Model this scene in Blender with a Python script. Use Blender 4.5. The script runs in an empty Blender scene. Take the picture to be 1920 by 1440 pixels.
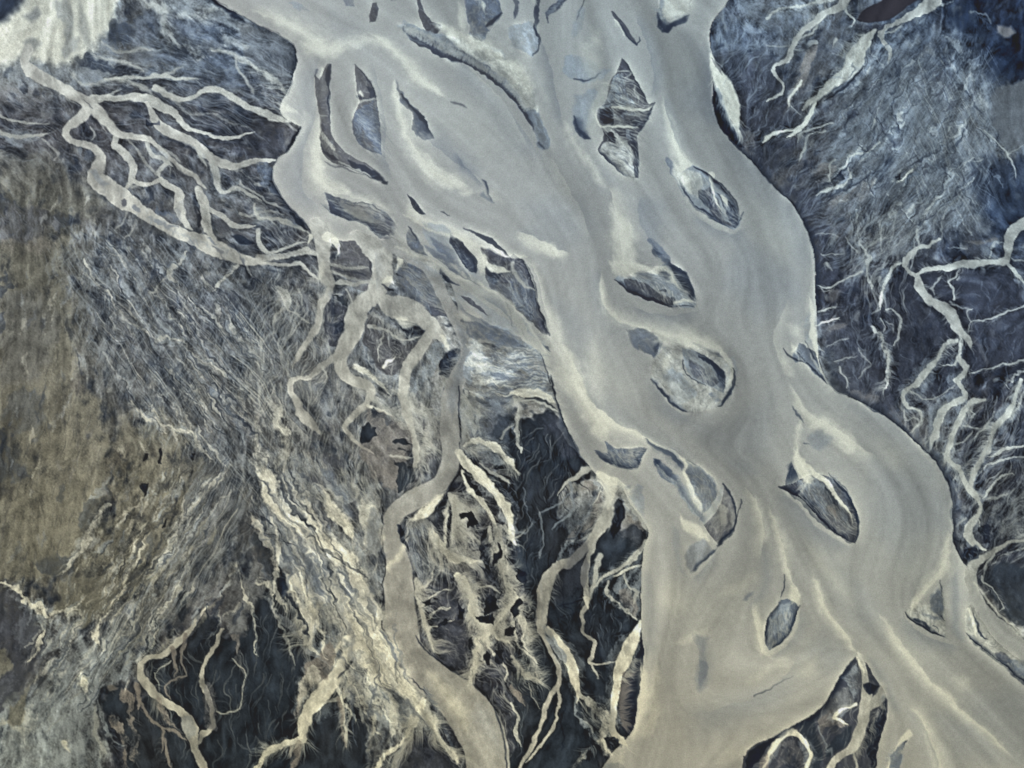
import bpy, math, time
import numpy as np
# ------------------------------------------------------------------ camera, sky, sun, exposure
sc = bpy.context.scene
SUN_EL, SUN_AZ = 47.0, 318.0           # degrees; azimuth clockwise from north (top of the picture)
ILLUM = (.99, 1.01, 1.06)              # white sheet on the plain under this sun and sky
cam_d = bpy.data.cameras.new('camera'); cam = bpy.data.objects.new('camera', cam_d); sc.collection.objects.link(cam)
cam_d.lens = 35; cam_d.sensor_width = 36; cam_d.clip_start = 1; cam_d.clip_end = 120000
cam.location = (960, -720, 1920*35/36); cam.rotation_euler = (0, 0, 0); sc.camera = cam
w = bpy.data.worlds.new('World'); sc.world = w; w.use_nodes = True
nt = w.node_tree; bg = nt.nodes['Background']; sky = nt.nodes.new('ShaderNodeTexSky')
sky.sky_type = 'NISHITA'; sky.sun_disc = False; sky.sun_elevation = math.radians(SUN_EL); sky.sun_rotation = math.radians(SUN_AZ)
nt.links.new(sky.outputs[0], bg.inputs[0]); bg.inputs[1].default_value = 0.09
sl = bpy.data.lights.new('sun', 'SUN'); sl.energy = 3.2; sl.angle = math.radians(.5); sl.color = (1.0, .95, .87)
sun = bpy.data.objects.new('sun', sl); sc.collection.objects.link(sun)
sun.rotation_euler = (math.radians(90-SUN_EL), 0, math.radians(180-SUN_AZ)); sun.location = (0, 0, 3000)
sc.view_settings.view_transform = 'Standard'; sc.view_settings.look = 'None'; sc.view_settings.exposure = .06; sc.view_settings.gamma = 1

# ------------------------------------------------------------------ survey grid
# The plain is surveyed in metres: x to the east, y to the south, (0,0) the north-west
# corner of the surveyed delta.  Everything below lays down minerals (silt, black sand, moss) and a painted haze tint
X0, Y0, X1, Y1, ST = -270.0, -210.0, 2190.0, 1650.0, 1.5
NX = int((X1-X0)/ST)+1; NY = int((Y1-Y0)/ST)+1
rng = np.random.default_rng(7)
XG, YG = np.meshgrid((X0+ST*np.arange(NX)).astype(np.float32), (Y0+ST*np.arange(NY)).astype(np.float32))

def vnoise(cell, seed, aspect=1.0):
    """smooth value noise on the survey grid, cell size in metres, range about -1..1"""
    r = np.random.default_rng(seed)
    ny = int((Y1-Y0)/cell)+5; nx = int((X1-X0)/(cell*aspect))+5
    g = r.uniform(-1, 1, (ny, nx)).astype(np.float32)
    fy = (np.arange(NY)*ST)/cell+1; fx = (np.arange(NX)*ST)/(cell*aspect)+1
    def wts(f):
        i = np.floor(f).astype(int); t = (f-i).astype(np.float32)
        return i, [((1-t)**3)/6, (3*t**3-6*t**2+4)/6, (-3*t**3+3*t**2+3*t+1)/6, t**3/6]
    iy, wy = wts(fy); ix, wx = wts(fx)
    a = sum(g[iy-1+k]*wy[k][:, None] for k in range(4))
    b = sum(a[:, ix-1+k]*wx[k][None, :] for k in range(4))
    return (b*2.0).astype(np.float32)

def blur1(a, r, axis):
    n = a.shape[axis]
    pad = [(0, 0)]*a.ndim; pad[axis] = (r+1, r)
    c = np.cumsum(np.pad(a, pad, mode='edge'), axis=axis, dtype=np.float64)
    s1 = [slice(None)]*a.ndim; s2 = [slice(None)]*a.ndim
    s1[axis] = slice(2*r+1, 2*r+1+n); s2[axis] = slice(0, n)
    return ((c[tuple(s1)]-c[tuple(s2)])/(2*r+1)).astype(np.float32)
def blur(a, r, times=2):
    for _ in range(times): a = blur1(blur1(a, r, 0), r, 1)
    return a

def sstep(t):
    t = np.clip(t, 0, 1); return t*t*(3-2*t)

WX = 3.0*vnoise(26, 1)+1.9*vnoise(9, 2)+1.2*vnoise(4.2, 3)
WY = 3.0*vnoise(26, 4)+1.9*vnoise(9, 5)+1.2*vnoise(4.2, 6)

def spline(P, closed=False, step=7.0):
    P = np.asarray(P, float); n = len(P)
    if n < 3 and not closed: return P
    out = []
    rngi = range(n) if closed else range(n-1)
    for i in rngi:
        if closed:
            a, b, c, d = P[i-1], P[i], P[(i+1) % n], P[(i+2) % n]
            def turn(u, v, w_):
                p_, q_ = v-u, w_-v; return abs(math.atan2(p_[0]*q_[1]-p_[1]*q_[0], p_[0]*q_[0]+p_[1]*q_[1]))
            ta, td = turn(a, b, c) > 1.0, turn(b, c, d) > 1.0      # keep real corners sharp
            if ta: a = b
            if td: d = c
        else: a, b, c, d = P[max(i-1, 0)], P[i], P[i+1], P[min(i+2, n-1)]
        m = max(1, int(np.hypot(*(c-b)[:2])/step)); m = min(m, 14)
        t = (np.arange(m)/m)[:, None]
        out.append(0.5*((2*b)+(-a+c)*t+(2*a-5*b+4*c-d)*t**2+(-a+3*b-3*c+d)*t**3))
    if not closed: out.append(P[-1:])
    return np.concatenate(out)

def win(x0, y0, x1, y1):
    i0 = max(0, int((x0-X0)/ST)); i1 = min(NX, int((x1-X0)/ST)+2)
    j0 = max(0, int((y0-Y0)/ST)); j1 = min(NY, int((y1-Y0)/ST)+2)
    return (slice(j0, j1), slice(i0, i1)) if i1 > i0 and j1 > j0 else None

def seg_dist(D, w0, Q, R, m, wob):
    """min over segments of distance minus radius, written into D (window w0)"""
    j0, i0 = w0[0].start, w0[1].start
    for k in range(len(Q)-1):
        a, b = Q[k], Q[k+1]; ra, rb = R[k], R[k+1]; mm = max(ra, rb)+m+6*wob
        w = win(min(a[0], b[0])-mm, min(a[1], b[1])-mm, max(a[0], b[0])+mm, max(a[1], b[1])+mm)
        if w is None: continue
        w = (slice(max(w[0].start, j0), min(w[0].stop, w0[0].stop)), slice(max(w[1].start, i0), min(w[1].stop, w0[1].stop)))
        if w[0].stop <= w[0].start or w[1].stop <= w[1].start: continue
        x = XG[w]+wob*WX[w]-a[0]; y = YG[w]+wob*WY[w]-a[1]
        dx, dy = b[0]-a[0], b[1]-a[1]; L = dx*dx+dy*dy+1e-6
        t = np.clip((x*dx+y*dy)/L, 0, 1)
        d = np.sqrt((x-t*dx)**2+(y-t*dy)**2)-(ra+(rb-ra)*t)
        v = (slice(w[0].start-j0, w[0].stop-j0), slice(w[1].start-i0, w[1].stop-i0))
        D[v] = np.minimum(D[v], d)

def stroke_mask(P, soft, wob):
    Q = spline(P); R = np.maximum(Q[:, 2]*0.5, 0.4); m = soft+2
    rr = np.random.default_rng(int(abs(Q[0, 0]*7+Q[0, 1]*13))); k = rr.uniform(-1, 1, len(Q)+4)
    k = np.convolve(k, [.25, .5, .5, .5, .25], 'same')[2:2+len(Q)]
    if len(Q) > 4: R = R*(1+.22*k*min(wob, 1)**2)
    if soft < 6:       # the far end of a thread runs out into the sand
        l = np.r_[0, np.cumsum(np.hypot(*np.diff(Q[:, :2], axis=0).T))]; e = l[-1]-l
        R = np.maximum(R*(.25+.75*sstep(e/(3.2*R[-1]+5))), .5)
    if soft >= 6:      # shoals fade out along their length too
        l = np.r_[0, np.cumsum(np.hypot(*np.diff(Q[:, :2], axis=0).T))]; e = np.minimum(l, l[-1]-l)
        R = R-(R+soft*.5)*(1-sstep(.15+e/(2.2*R.max()+soft+6)))
    mm = R.max()+m+6*wob
    w = win(Q[:, 0].min()-mm, Q[:, 1].min()-mm, Q[:, 0].max()+mm, Q[:, 1].max()+mm)
    if w is None: return None, None
    D = np.full((w[0].stop-w[0].start, w[1].stop-w[1].start), 1e3, np.float32)
    seg_dist(D, w, Q[:, :2], R, m, wob)
    return w, sstep(0.5-D/max(soft, 1.2))

def area_mask(P, soft, wob):
    Q = spline(P, True, 9.0); m = soft+3
    w = win(Q[:, 0].min()-m-6*wob, Q[:, 1].min()-m-6*wob, Q[:, 0].max()+m+6*wob, Q[:, 1].max()+m+6*wob)
    if w is None: return None, None
    D = np.full((w[0].stop-w[0].start, w[1].stop-w[1].start), 1e3, np.float32)
    Q2 = np.vstack([Q, Q[:1]])
    seg_dist(D, w, Q2, np.zeros(len(Q2)), m, wob)
    x = XG[w]+wob*WX[w]; y = YG[w]+wob*WY[w]
    ins = np.zeros(x.shape, bool)
    for k in range(len(Q2)-1):
        (ax, ay), (bx, by) = Q2[k], Q2[k+1]
        if ay == by: continue
        lo, hi = min(ay, by)-6*wob-ST, max(ay, by)+6*wob+ST
        r0 = max(0, int((lo-Y0)/ST)-w[0].start-1); r1 = min(x.shape[0], int((hi-Y0)/ST)-w[0].start+2)
        if r1 <= r0: continue
        yy = y[r0:r1]; xx = x[r0:r1]
        c = ((ay > yy) != (by > yy)) & (xx < (bx-ax)*(yy-ay)/(by-ay)+ax)
        ins[r0:r1] ^= c
    D = np.where(ins, -D, D)
    return w, sstep(0.5-D/max(soft, 1.2))

# ------------------------------------------------------------------ minerals (display values 0..255)
PAL = dict(G=(159,157,150), g=(131,134,136), C=(214,209,190), c=(173,171,160), N=(38,48,66), K=(20,28,44), B=(88,88,92),
           b=(62,65,75), O=(113,111,101), P=(126,119,112), L=(134,140,144), M=(88,96,108), D=(47,54,64), W=(60,54,56),
           S=(173,170,159), T=(103,105,107), R=(84,78,76), Q=(124,121,108))
PAL = {k: np.array(v, np.float32)/255 for k, v in PAL.items()}
OPS = []
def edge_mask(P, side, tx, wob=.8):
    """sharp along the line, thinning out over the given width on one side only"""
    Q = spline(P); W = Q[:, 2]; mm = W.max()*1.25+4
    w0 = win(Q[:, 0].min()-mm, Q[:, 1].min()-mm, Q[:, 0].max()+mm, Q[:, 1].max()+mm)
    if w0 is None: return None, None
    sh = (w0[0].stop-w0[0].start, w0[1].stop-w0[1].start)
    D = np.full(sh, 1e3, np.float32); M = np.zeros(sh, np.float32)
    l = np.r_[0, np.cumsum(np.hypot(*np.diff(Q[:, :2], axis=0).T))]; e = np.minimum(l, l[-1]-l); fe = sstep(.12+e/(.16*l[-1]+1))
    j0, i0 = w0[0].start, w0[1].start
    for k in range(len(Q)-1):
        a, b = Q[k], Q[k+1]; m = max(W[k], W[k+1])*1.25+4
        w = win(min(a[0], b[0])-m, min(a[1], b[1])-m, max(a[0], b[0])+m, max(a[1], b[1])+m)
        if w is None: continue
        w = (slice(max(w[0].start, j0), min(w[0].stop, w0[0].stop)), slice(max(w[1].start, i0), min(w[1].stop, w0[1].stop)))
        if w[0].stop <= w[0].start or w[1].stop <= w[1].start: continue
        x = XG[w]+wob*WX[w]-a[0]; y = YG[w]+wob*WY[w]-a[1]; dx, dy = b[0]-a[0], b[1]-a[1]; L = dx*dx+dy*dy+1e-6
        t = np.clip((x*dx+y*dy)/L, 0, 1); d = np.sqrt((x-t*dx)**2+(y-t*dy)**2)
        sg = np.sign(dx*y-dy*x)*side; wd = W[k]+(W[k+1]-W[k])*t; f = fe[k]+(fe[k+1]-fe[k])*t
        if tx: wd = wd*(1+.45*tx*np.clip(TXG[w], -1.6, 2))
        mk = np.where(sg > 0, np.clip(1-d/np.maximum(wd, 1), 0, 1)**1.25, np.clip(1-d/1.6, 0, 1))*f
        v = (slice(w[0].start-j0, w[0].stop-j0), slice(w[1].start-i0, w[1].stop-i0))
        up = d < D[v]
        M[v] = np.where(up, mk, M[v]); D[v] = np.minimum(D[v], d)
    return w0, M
def E(col, pts, side, a=.8, tx=.5):
    OPS.append(['E', col, nums(pts, 3), side, a, tx])
def nums(s, k):
    v = [float(t) for t in s.replace(',', ' ').split()]
    assert len(v) % k == 0, s
    return np.array(v).reshape(-1, k)
def A(col, pts, s=5, a=1.0, wob=1.0, tx=0.0, ob=None):
    v = nums(pts, 2)
    OPS.append(['A', col, v, s, a, wob, tx, ob])
    if col in 'MLNbBKc' and tx >= .3 and s < 9:
        x, y = v.T; ar = abs(np.dot(x, np.roll(y, 1))-np.dot(y, np.roll(x, 1)))/2
        if ar < 16000: OPS.append(['R', 'c' if col in 'MLNbBK' else 'b', v, int(ar/26)+3, 13, .42*a, None, 1.0, 1, None])
def S(col, pts, s=3, a=1.0, wob=1.0, tx=0.0, ob=None, fl=1):
    v = nums(pts, 3); mx, my = v[:, 0].mean(), v[:, 1].mean()
    if col in 'Cc' and ob is None and ((780 < mx < 1015 and 815 < my < 1420) or (mx > 1440 and s < 6)):      # the finest branches
        v[:, 2] *= .68; pts = ' '.join('%g' % q for q in v.ravel())
    if col == 'K': a *= .78
    if col in 'Cc' and s >= 8 and ob is None:      # silt thins out slowly round every shoal
        h = nums(pts, 3); h[:, 2] = h[:, 2]*1.5+6
        OPS.append(['S', col, h, s*2.2+10, a*.42, wob, tx, None, 0])
        a = a*.8; s = s*1.25
    v = nums(pts, 3)
    if col in 'Cc' and s < 6 and 6 <= v[:, 2].max() < 34 and a > .6 and len(v) > 1:      # thin veil of silt beside the stream
        h = v.copy(); h[:, 2] = h[:, 2]*1.9+8
        OPS.append(['S', 'L', h, 15, .42, wob*1.5, 1.0, None, 0])
    if ob is not None and ob[:2] == 'st' and col != 'G': tx = max(tx, .35)
    if col in 'CcPL' and s < 6.5 and a > .35:      # threads of silt feather off both banks
        v = nums(pts, 3); l = np.hypot(*np.diff(v[:, :2], axis=0).T).sum()
        if len(v) > 1 and l > 8:
            OPS.append(['F', col, v[:, :2], 0, 10+1.5*v[:, 2].mean(), int(l/2.2)+3, .5*a, 'auto', 1, 12])
    OPS.append(['S', col, nums(pts, 3), s, a, wob, tx, ob, fl])
def RV(col, poly, n, ln, a=.6, ang=None, wig=1.0, w=1, fan=None):
    OPS.append(['R', col, nums(poly, 2), n, ln, a, ang, wig*(.55 if ang is None else .38), w, fan])
def FR(col, line, side, ln, n, a=.6, ang=None, w=1, sp=25):
    """filaments leaving a line: side +1 right of travel, -1 left, 0 both"""
    OPS.append(['F', col, nums(line, 2), side, ln*1.2, int(n*1.5), a, ang, w, sp])
HINTS = []
ISL = dict(
 wedge='large dark wedge of land at the bottom edge, crossed by cream streams',
 sliver='small upright brown sliver beside the top edge, left of the hooked dark spike',
 spike='hooked brown spike hanging down from the top edge',
 patch='blue-grey bar at the top edge just right of the hooked brown spike',
 comb='long diagonal bar with a ragged navy comb along its lower left edge',
 braid='diamond shaped bar cut by pale braids with round black pools',
 eastbar='smooth pale cream bar hugging the upper right bank of the river',
 oval='oval bar with dark right edge, tilted down right, below the upper right bend',
 lens='lens shaped mid-river bar with a broad cream plume on its top',
 slit='thin black slit curving along the left bank above the arrow shaped dark bar',
 arrow='arrow shaped dark brown bar with a pale thread, on the left bank of the trunk',
 leaf='large oval bar ringed by thin dark arcs at the centre of the river',
 twin='jagged blue-grey two pointed bar left of the grey arch, below centre',
 drop='brown crescent bar with thick black right edge, pointing down left',
 east='big almond shaped dark bar with cream tongue, in the lower right bend',
 eye='upright blue-grey eye shaped bar in the lower part of the river',
 triangle='small cream triangular bar with dark tip near the right bank',
 tongue='long cream tongue of silt with black edge running off the right side',
 long='long thin brown bar bending down to the right, upper left of the river',
 tongue2='half oval bar, brown on top, blue-grey below, right of the long thin brown bar',
 westcomb='ragged blue and brown bar below the long thin brown bar',
 westisle='brown block of sand between two channels left of centre',
 fanisle='pale fan of fine threads between the branching western channels',
 chip1='short black chip of sand right of the ragged blue and brown bar',
 chip2='narrow pointed grey blade of sand left of the navy teardrop',
 chip3='navy teardrop bar left of the arrow shaped brown bar',
 combplain='striped plain of cream and dark bands against the left bank of the trunk',
 tanbar='long feathery tan bar sloping down left below the brown pond',
 topbar='cream bar with ragged navy lower rim at the top edge, right of centre',
 kite='kite shaped blue-grey shoal above and left of the big ringed oval bar',
 arch='blue-grey arch shaped bar between cream threads, above the brown crescent bar',
 strip='narrow black comb-edged strip between the cream stream and the trunk, bottom centre',
 palebar='pale bluish bar with a dark right rim near the top edge, left of centre',
 fin='fin shaped dark shoal trailing down right from a cream plume, upper centre',
 chip4='slim brown chip between the two diagonal channels above the striped plain',
 elbow='forked blue-grey spit at the inner elbow of the right bank',
 blade='faint grey triangular shoal just below the brown crescent bar',
)
# ------------------------------------------------------------------ survey of the delta (metres)
BASE = ["cTMMGGGGMTMN", "BBBBGGGGbBLT", "OTTBGGGGGBBM", "OTTTgGGGGbbb", "OTTTgGGGGgbb", "OOTTTbGGGGGb", "OOTTTbDGGGGb", "BTBDTbDDDGGGb"[:12], "LbDDTbDbGbGG"]
PATHS = ['430 0 600 90 750 150 900 250 1000 360 1080 450 1090 560 1110 700 1180 790 1300 850 1400 950 1500 1080 1640 1230 1800 1400','1040 0 1050 200 1120 330 1160 480 1130 520 1130 600','1230 60 1240 200 1300 330 1400 460 1460 560 1450 680 1500 800 1680 900 1720 1000 1680 1120 1800 1280 1900 1400',
 '1340 200 1430 350 1510 470 1500 600 1460 640 1560 740 1700 850 1770 950 1770 1050 1710 1130','1130 880 1230 960 1260 1100 1230 1250 1190 1400','1400 930 1380 1050 1300 1150 1250 1300 1200 1400','1425 930 1445 1050 1460 1110 1520 1100','1000 360 1040 480 1040 600 1070 720 1120 820 1180 880 1250 950',
 '580 90 575 200 550 310 600 410 700 460 850 530 980 620 1040 700 1080 800','650 100 660 250 740 330 760 400 900 450 1000 500','1240 1300 1400 1330 1520 1280 1600 1180','860 20 900 100 960 150 1010 220 1030 290','1100 0 1130 120 1110 200 1120 300','1320 340 1380 440 1400 520 1330 590 1200 590 1130 560','1200 600 1350 630 1420 700 1380 800 1250 790 1150 740','1560 780 1650 860 1660 980 1600 1080 1560 1160']
HINTS += [(40,60,120),(150,60,100),(300,60,40),(450,60,20),(80,450,90),(80,600,95),(250,450,60),(200,620,62),(300,560,58),(330,700,60),(420,600,58),(80,800,98),(180,900,100),
 (300,900,104),(400,820,60),(420,920,122),(300,1030,114),(400,1000,122),(440,900,118),(150,1250,118),(80,1350,105),(400,1100,118),(300,1150,112),(530,850,95),(560,900,80),
 (560,1000,38),(520,1060,60),(60,1150,60),(40,1060,100),(1600,300,128),(1700,150,112),(1750,280,65),(1820,250,60),(1650,420,120),(1560,420,160),(1500,330,150),(1900,100,120),(1880,950,115),
 (1850,430,30),(1600,680,60),(1750,700,70),(1880,820,115),(1050,1100,85),(1130,1150,85),(1020,850,80),(500,1200,85),(450,1300,88),(620,1400,88),(850,600,40),(1000,900,95),(1250,700,40)]
# --- land washes
A('L','20 0 215 -20 240 60 200 160 100 160 0 150 -100 100 -60 -60',30,.6,1,.6)
A('C','-160 -90 215 -90 218 30 208 62 190 82 180 100 160 106 140 110 112 118 92 114 70 112 45 98 0 118 -160 150',30,.95,2.5,.15)
S('C','30 -20 20, 12 40 26, -5 90 24, -40 130 20',20,.7,1,.2); S('C','150 -20 20, 168 30 24, 172 70 18, 165 95 8',14,.7,1,.2); S('C','100 0 14, 112 50 18, 100 90 14',14,.5,1,.2); S('C','200 -20 20, 208 20 20, 200 55 10',12,.6)
A('N','-60 -40 45 -10 40 8 22 28 8 42 -60 60',22,.9)
A('g','45 28 70 10 78 25 60 42',14,.6); A('g','100 0 130 0 140 50 150 90 120 110 118 60',16,.45,1,.8); A('g','40 80 60 70 80 85 60 95',10,.5); A('g','150 0 165 40 175 90 165 95 150 60',14,.35)
A('M','212 60 300 10 400 40 470 110 440 160 330 130 240 100 205 80',30,.45,2,1); A('N','215 40 240 50 260 60 240 80 215 78 208 60',10,.45,2,.8)
A('N','135 108 175 104 215 122 260 130 300 140 240 140 190 130 150 122',8,.6,2,1)
A('c','235 -30 420 -30 470 20 470 60 420 50 330 20 280 10',26,.35,1,1)
A('T','270 78 300 95 260 112 230 100',20,.6,2,.8); A('T','380 80 430 90 400 110 370 92',16,.6,2,.8)
A('T','450 50 478 50 505 55 530 70 551 92 552 110 546 150 535 172 510 170 480 140 460 100',9,.75,1,.7)
S('N','380 -30 16, 405 -2 16, 440 25 12, 466 45 4.7',7,.9)
A('b','470 200 520 235 530 265 520 290 480 300 420 270 400 240',18,.6,1,1)
A('O','-200 290 70 290 130 330 200 380 190 410 110 400 40 395 -200 400',24,.55,2,.7)
A('N','-60 330 60 395 120 400 150 410 130 430 60 440 40 460 -60 465',16,.5,3,1)
A('O','-200 465 60 455 120 440 132 455 105 480 95 520 110 545 122 560 128 600 140 640 148 680 150 720 180 760 200 800 215 850 200 900 170 1000 140 1060 60 1090 -200 1100',20,.95,3,.75)
A('O','240 790 300 780 345 800 380 870 400 900 360 930 330 1000 300 1080 230 1140 150 1170 110 1140 140 1080 200 980 230 880',26,.85,3,.95)
A('N','0 530 18 500 20 530 6 550 -20 560 -20 520',8,.5,3,1.3); A('N','0 590 12 590 8 620 0 630 -20 640 -20 600',5,.6,2,1)
A('N','10 790 30 730 80 740 100 770 80 790 50 800 30 830 10 860',26,.25,3,1.6); A('N','0 820 22 800 30 840 45 870 50 890 20 905 0 920 -40 920 -40 830',16,.4,3,1.4)
A('Q','40 930 80 890 140 900 200 920 190 980 140 1040 60 1060 20 1000',40,.6,3,.6); A('Q','60 800 120 800 160 840 150 880 90 880',30,.45,3,.6); A('Q','260 860 330 850 350 900 300 960 260 930',24,.4,3,.9); A('P','-60 380 60 390 120 430 90 480 -60 460',24,.35,3,1); A('T','0 560 60 540 120 600 80 700 0 720',30,.4,2,.5)
A('T','380 880 480 860 500 960 420 1040 340 1120 300 1100 340 960',40,.5,3,1)
A('b','330 560 390 540 440 560 420 640 350 620',40,.5,2,1)
A('N','150 960 200 920 215 860 206 900 200 950 165 1000 150 1000',6,.35,2,1); A('N','110 1090 60 1050 100 1040 150 1040 130 1080',10,.4,2,1)
A('L','20 1180 60 1110 110 1160 150 1165 155 1200 225 1190 250 1230 245 1275 190 1300 175 1330 205 1440 205 1620 0 1620 -10 1440 5 1370 60 1310 100 1230 50 1220',22,.75,3,.9)
A('b','-100 1080 20 1095 60 1160 90 1180 60 1240 30 1300 -10 1340 -100 1350',20,.75,3,1)
A('O','-60 1210 10 1215 25 1260 0 1270 -60 1270',10,.8,2,.5); A('O','35 1300 50 1290 50 1340 40 1360 20 1350',8,.8,2,.5)
A('O','112 1095 180 1080 230 1090 215 1115 180 1160 150 1185 145 1150 95 1142',9,.9,2,.4)
A('D','345 1195 375 1165 395 1160 410 1190 440 1195 460 1180 478 1130 500 1090 520 1060 530 1100 545 1130 560 1160 580 1200 585 1240 565 1290 545 1345 560 1370 620 1310 640 1300 665 1310 700 1370 690 1440 700 1650 230 1650 240 1440 215 1370 195 1320 235 1310 262 1330 285 1300 262 1240 300 1220',14,1,3,.35)
A('D','200 1290 228 1284 230 1320 205 1325',5,.9); A('D','335 1115 352 1108 352 1150 340 1165 332 1150',5,.9); A('D','283 1165 300 1150 303 1175 290 1195 280 1185',5,.9,2,.4); A('D','265 1195 280 1190 290 1210 270 1228 262 1220',4,.9,2,.4); A('D','312 1180 330 1178 328 1192 312 1198',4,.9)
A('T','460 1080 500 1050 512 1075 480 1130 455 1190 430 1185 420 1150',16,.8,2,.8)
A('L','480 960 560 900 610 940 640 1000 690 1040 720 1080 715 1130 735 1200 770 1260 800 1330 818 1375 800 1385 760 1365 720 1350 700 1320 670 1300 620 1290 560 1340 550 1345 565 1270 590 1230 600 1180 560 1130 530 1080 500 1030',24,.7,3,.6)
A('c','615 1080 690 1075 712 1130 728 1185 750 1230 775 1270 795 1300 808 1350 790 1372 770 1340 750 1300 700 1280 672 1260 650 1210 622 1180 616 1130',24,.8,3,.35)
A('L','440 850 520 840 620 860 690 900 720 960 700 1040 600 1020 520 960 460 900',30,.5,3,1)
A('T','480 600 560 600 640 700 560 760 500 800 430 720',40,.6,2,1)
A('D','935 780 1000 770 1040 765 1062 800 1078 835 1098 868 1105 880 1070 905 1045 940 1060 1000 1200 990 1216 1000 1203 1060 1202 1170 1205 1250 1190 1370 1130 1410 1100 1620 960 1620 955 1440 965 1320 975 1250 1000 1200 990 1120 975 1060 968 980 950 900 925 850',11,.97,3,.3)
A('b','1010 775 1050 780 1075 830 1095 865 1060 860 1020 820',14,.7,2,.9); A('P','1078 893 1100 898 1108 915 1095 925 1080 910',5,.55,3,.9); A('P','1168 965 1195 980 1208 1000 1190 1000 1172 985',5,.6,3,.9)
A('b','780 1080 900 1060 960 1060 985 1110 985 1200 960 1250 960 1400 930 1440 920 1380 890 1320 840 1280 800 1240 785 1180',16,.6,2,1)
A('L','1380 0 1470 -20 1560 40 1480 60 1400 60',26,.4,2,1.2)
A('L','1600 140 1700 60 1850 60 1880 200 1850 380 1700 420 1580 380 1560 260',70,.35,2,.7); A('T','1560 180 1700 120 1840 200 1860 360 1760 430 1620 430 1540 330',60,.45,2,.7)
A('N','1780 20 1990 -60 1990 140 1880 150 1840 100 1820 60',50,.75,2,.7); A('N','1820 300 1960 290 1960 450 1860 440 1830 380',30,.6,2,.5)
A('T','1862 162 1900 150 1990 145 1990 262 1930 262 1898 288 1870 262 1855 220',12,.95,2,.15); A('P','1865 50 1895 48 1900 62 1880 70 1864 64',7,.7)
A('M','1470 40 1600 40 1620 90 1560 180 1500 200 1440 140 1400 110 1380 60',30,.3,2,1)
A('b','1340 100 1440 100 1500 230 1440 340 1380 260',30,.6,2,1); A('b','1470 340 1540 370 1560 470 1590 560 1540 600 1525 480',26,.85,2,1.1)
A('T','1590 390 1640 370 1750 340 1860 420 1850 440 1760 440 1700 470 1640 500 1600 460',30,.7,2,1)
A('b','1680 500 1900 500 1960 700 1700 700 1640 620',30,.7,2,.4); A('b','1560 600 1700 640 1700 760 1640 770 1560 720',30,.7,2,.6)
A('P','1555 540 1580 545 1575 560 1560 565',8,.5); A('P','1550 610 1590 608 1585 618 1550 620',6,.5); A('P','1590 730 1640 735 1650 755 1600 755',10,.5,2,.5)
A('T','1850 965 1880 925 1935 900 1935 995 1880 1010 1860 1000',20,.8,2,1)
A('P','1500 175 1530 150 1510 130 1525 95 1490 130 1475 180',10,.25,2,1); A('P','1515 310 1550 305 1560 330 1530 345',14,.6,2,1.2); A('P','1590 350 1640 335 1620 365 1560 385',16,.6,2,1.2)
A('P','1380 250 1410 240 1430 250 1400 280 1385 290',12,.5,2,1)
# --- fine rivulet nets on the land
RV('L','-50 150 240 170 500 300 580 440 470 470 240 330 100 320 -50 290',900,60,.42,25,1.1)
RV('c','150 90 500 90 540 240 400 230 200 170',260,80,.3,18,.9)
RV('L','60 460 330 420 480 500 620 560 560 760 400 860 260 800 150 620',1900,34,.5,100,1.3)
RV('L','130 480 460 520 560 700 480 900 300 800 160 640',700,55,.5,55,1.0)
RV('c','480 540 640 540 620 700 560 800 480 820 450 700',520,55,.42,95,1.3)
RV('L','-30 390 140 400 100 450 -30 450',160,30,.35,70,1.2)
RV('L','380 840 500 820 640 860 600 980 500 1000 340 1150 150 1300 60 1400 100 1250 260 1120 360 980',1500,70,.42,122,.7)
RV('c','400 860 560 820 700 900 700 1060 600 1020 480 960',600,70,.42,70,.8)
RV('c','480 940 560 960 700 1100 640 1200 540 1100',400,90,.4,60,.6)
RV('L','1340 0 1470 0 1430 300 1400 280 1350 130',420,40,.5,120,1.3)
RV('L','1480 180 1620 220 1600 500 1540 460 1480 330',600,50,.45,140,1.1)
RV('L','1600 80 1840 60 1860 300 1780 420 1620 420 1560 300',1700,24,.40,128,.6)
RV('N','1600 80 1860 60 1860 300 1780 420 1620 420 1560 300',900,22,.5,128,.6)
RV('L','1640 100 1860 80 1860 380 1740 400',260,70,.4,64,.25)
RV('L','1680 140 1850 200 1840 400 1700 330',500,50,.35,62,.8)
RV('c','1590 400 1780 370 1720 470 1700 480 1640 560 1600 500',650,50,.42,105,1.1)
RV('L','1500 360 1600 400 1600 500 1540 500',200,60,.35,-25,.8)
RV('L','1540 540 1700 560 1640 700 1560 700',260,40,.35,110,1.6)
RV('N','1640 520 1900 540 1930 720 1660 740',260,40,.5,80,1.6)
RV('c','1680 740 1800 740 1790 860 1740 850 1700 800',330,50,.42,80,1.3)
RV('c','1830 740 1960 740 1960 860 1800 900 1800 850',420,60,.45,120,1.2)
RV('c','1840 880 1960 860 1960 1040 1860 1060 1830 980',420,60,.4,130,.9)
RV('L','1790 900 1830 940 1810 1060 1790 1010',90,30,.45,80,1.4)
RV('K','970 790 1080 820 1060 1000 1010 1060 980 940',130,70,.7,85,.9)
RV('K','1020 1090 1200 1060 1200 1200 1140 1240 1060 1200',150,50,.6,80,1.5)
RV('K','270 1200 700 1330 680 1440 280 1440',120,90,.35,85,.8)
RV('L','130 400 330 440 560 560 560 760 400 860 260 760 150 640 110 500',700,95,.75,52,.35)
RV('C','160 440 330 480 520 620 480 780 300 740 180 620',130,110,.7,52,.35)
RV('L','130 400 560 520 560 760 400 860 260 800 150 640',1500,34,.6,112,.5)
RV('N','130 400 560 520 560 760 400 860 260 800 150 640',700,20,.5,112,.6)
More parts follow.
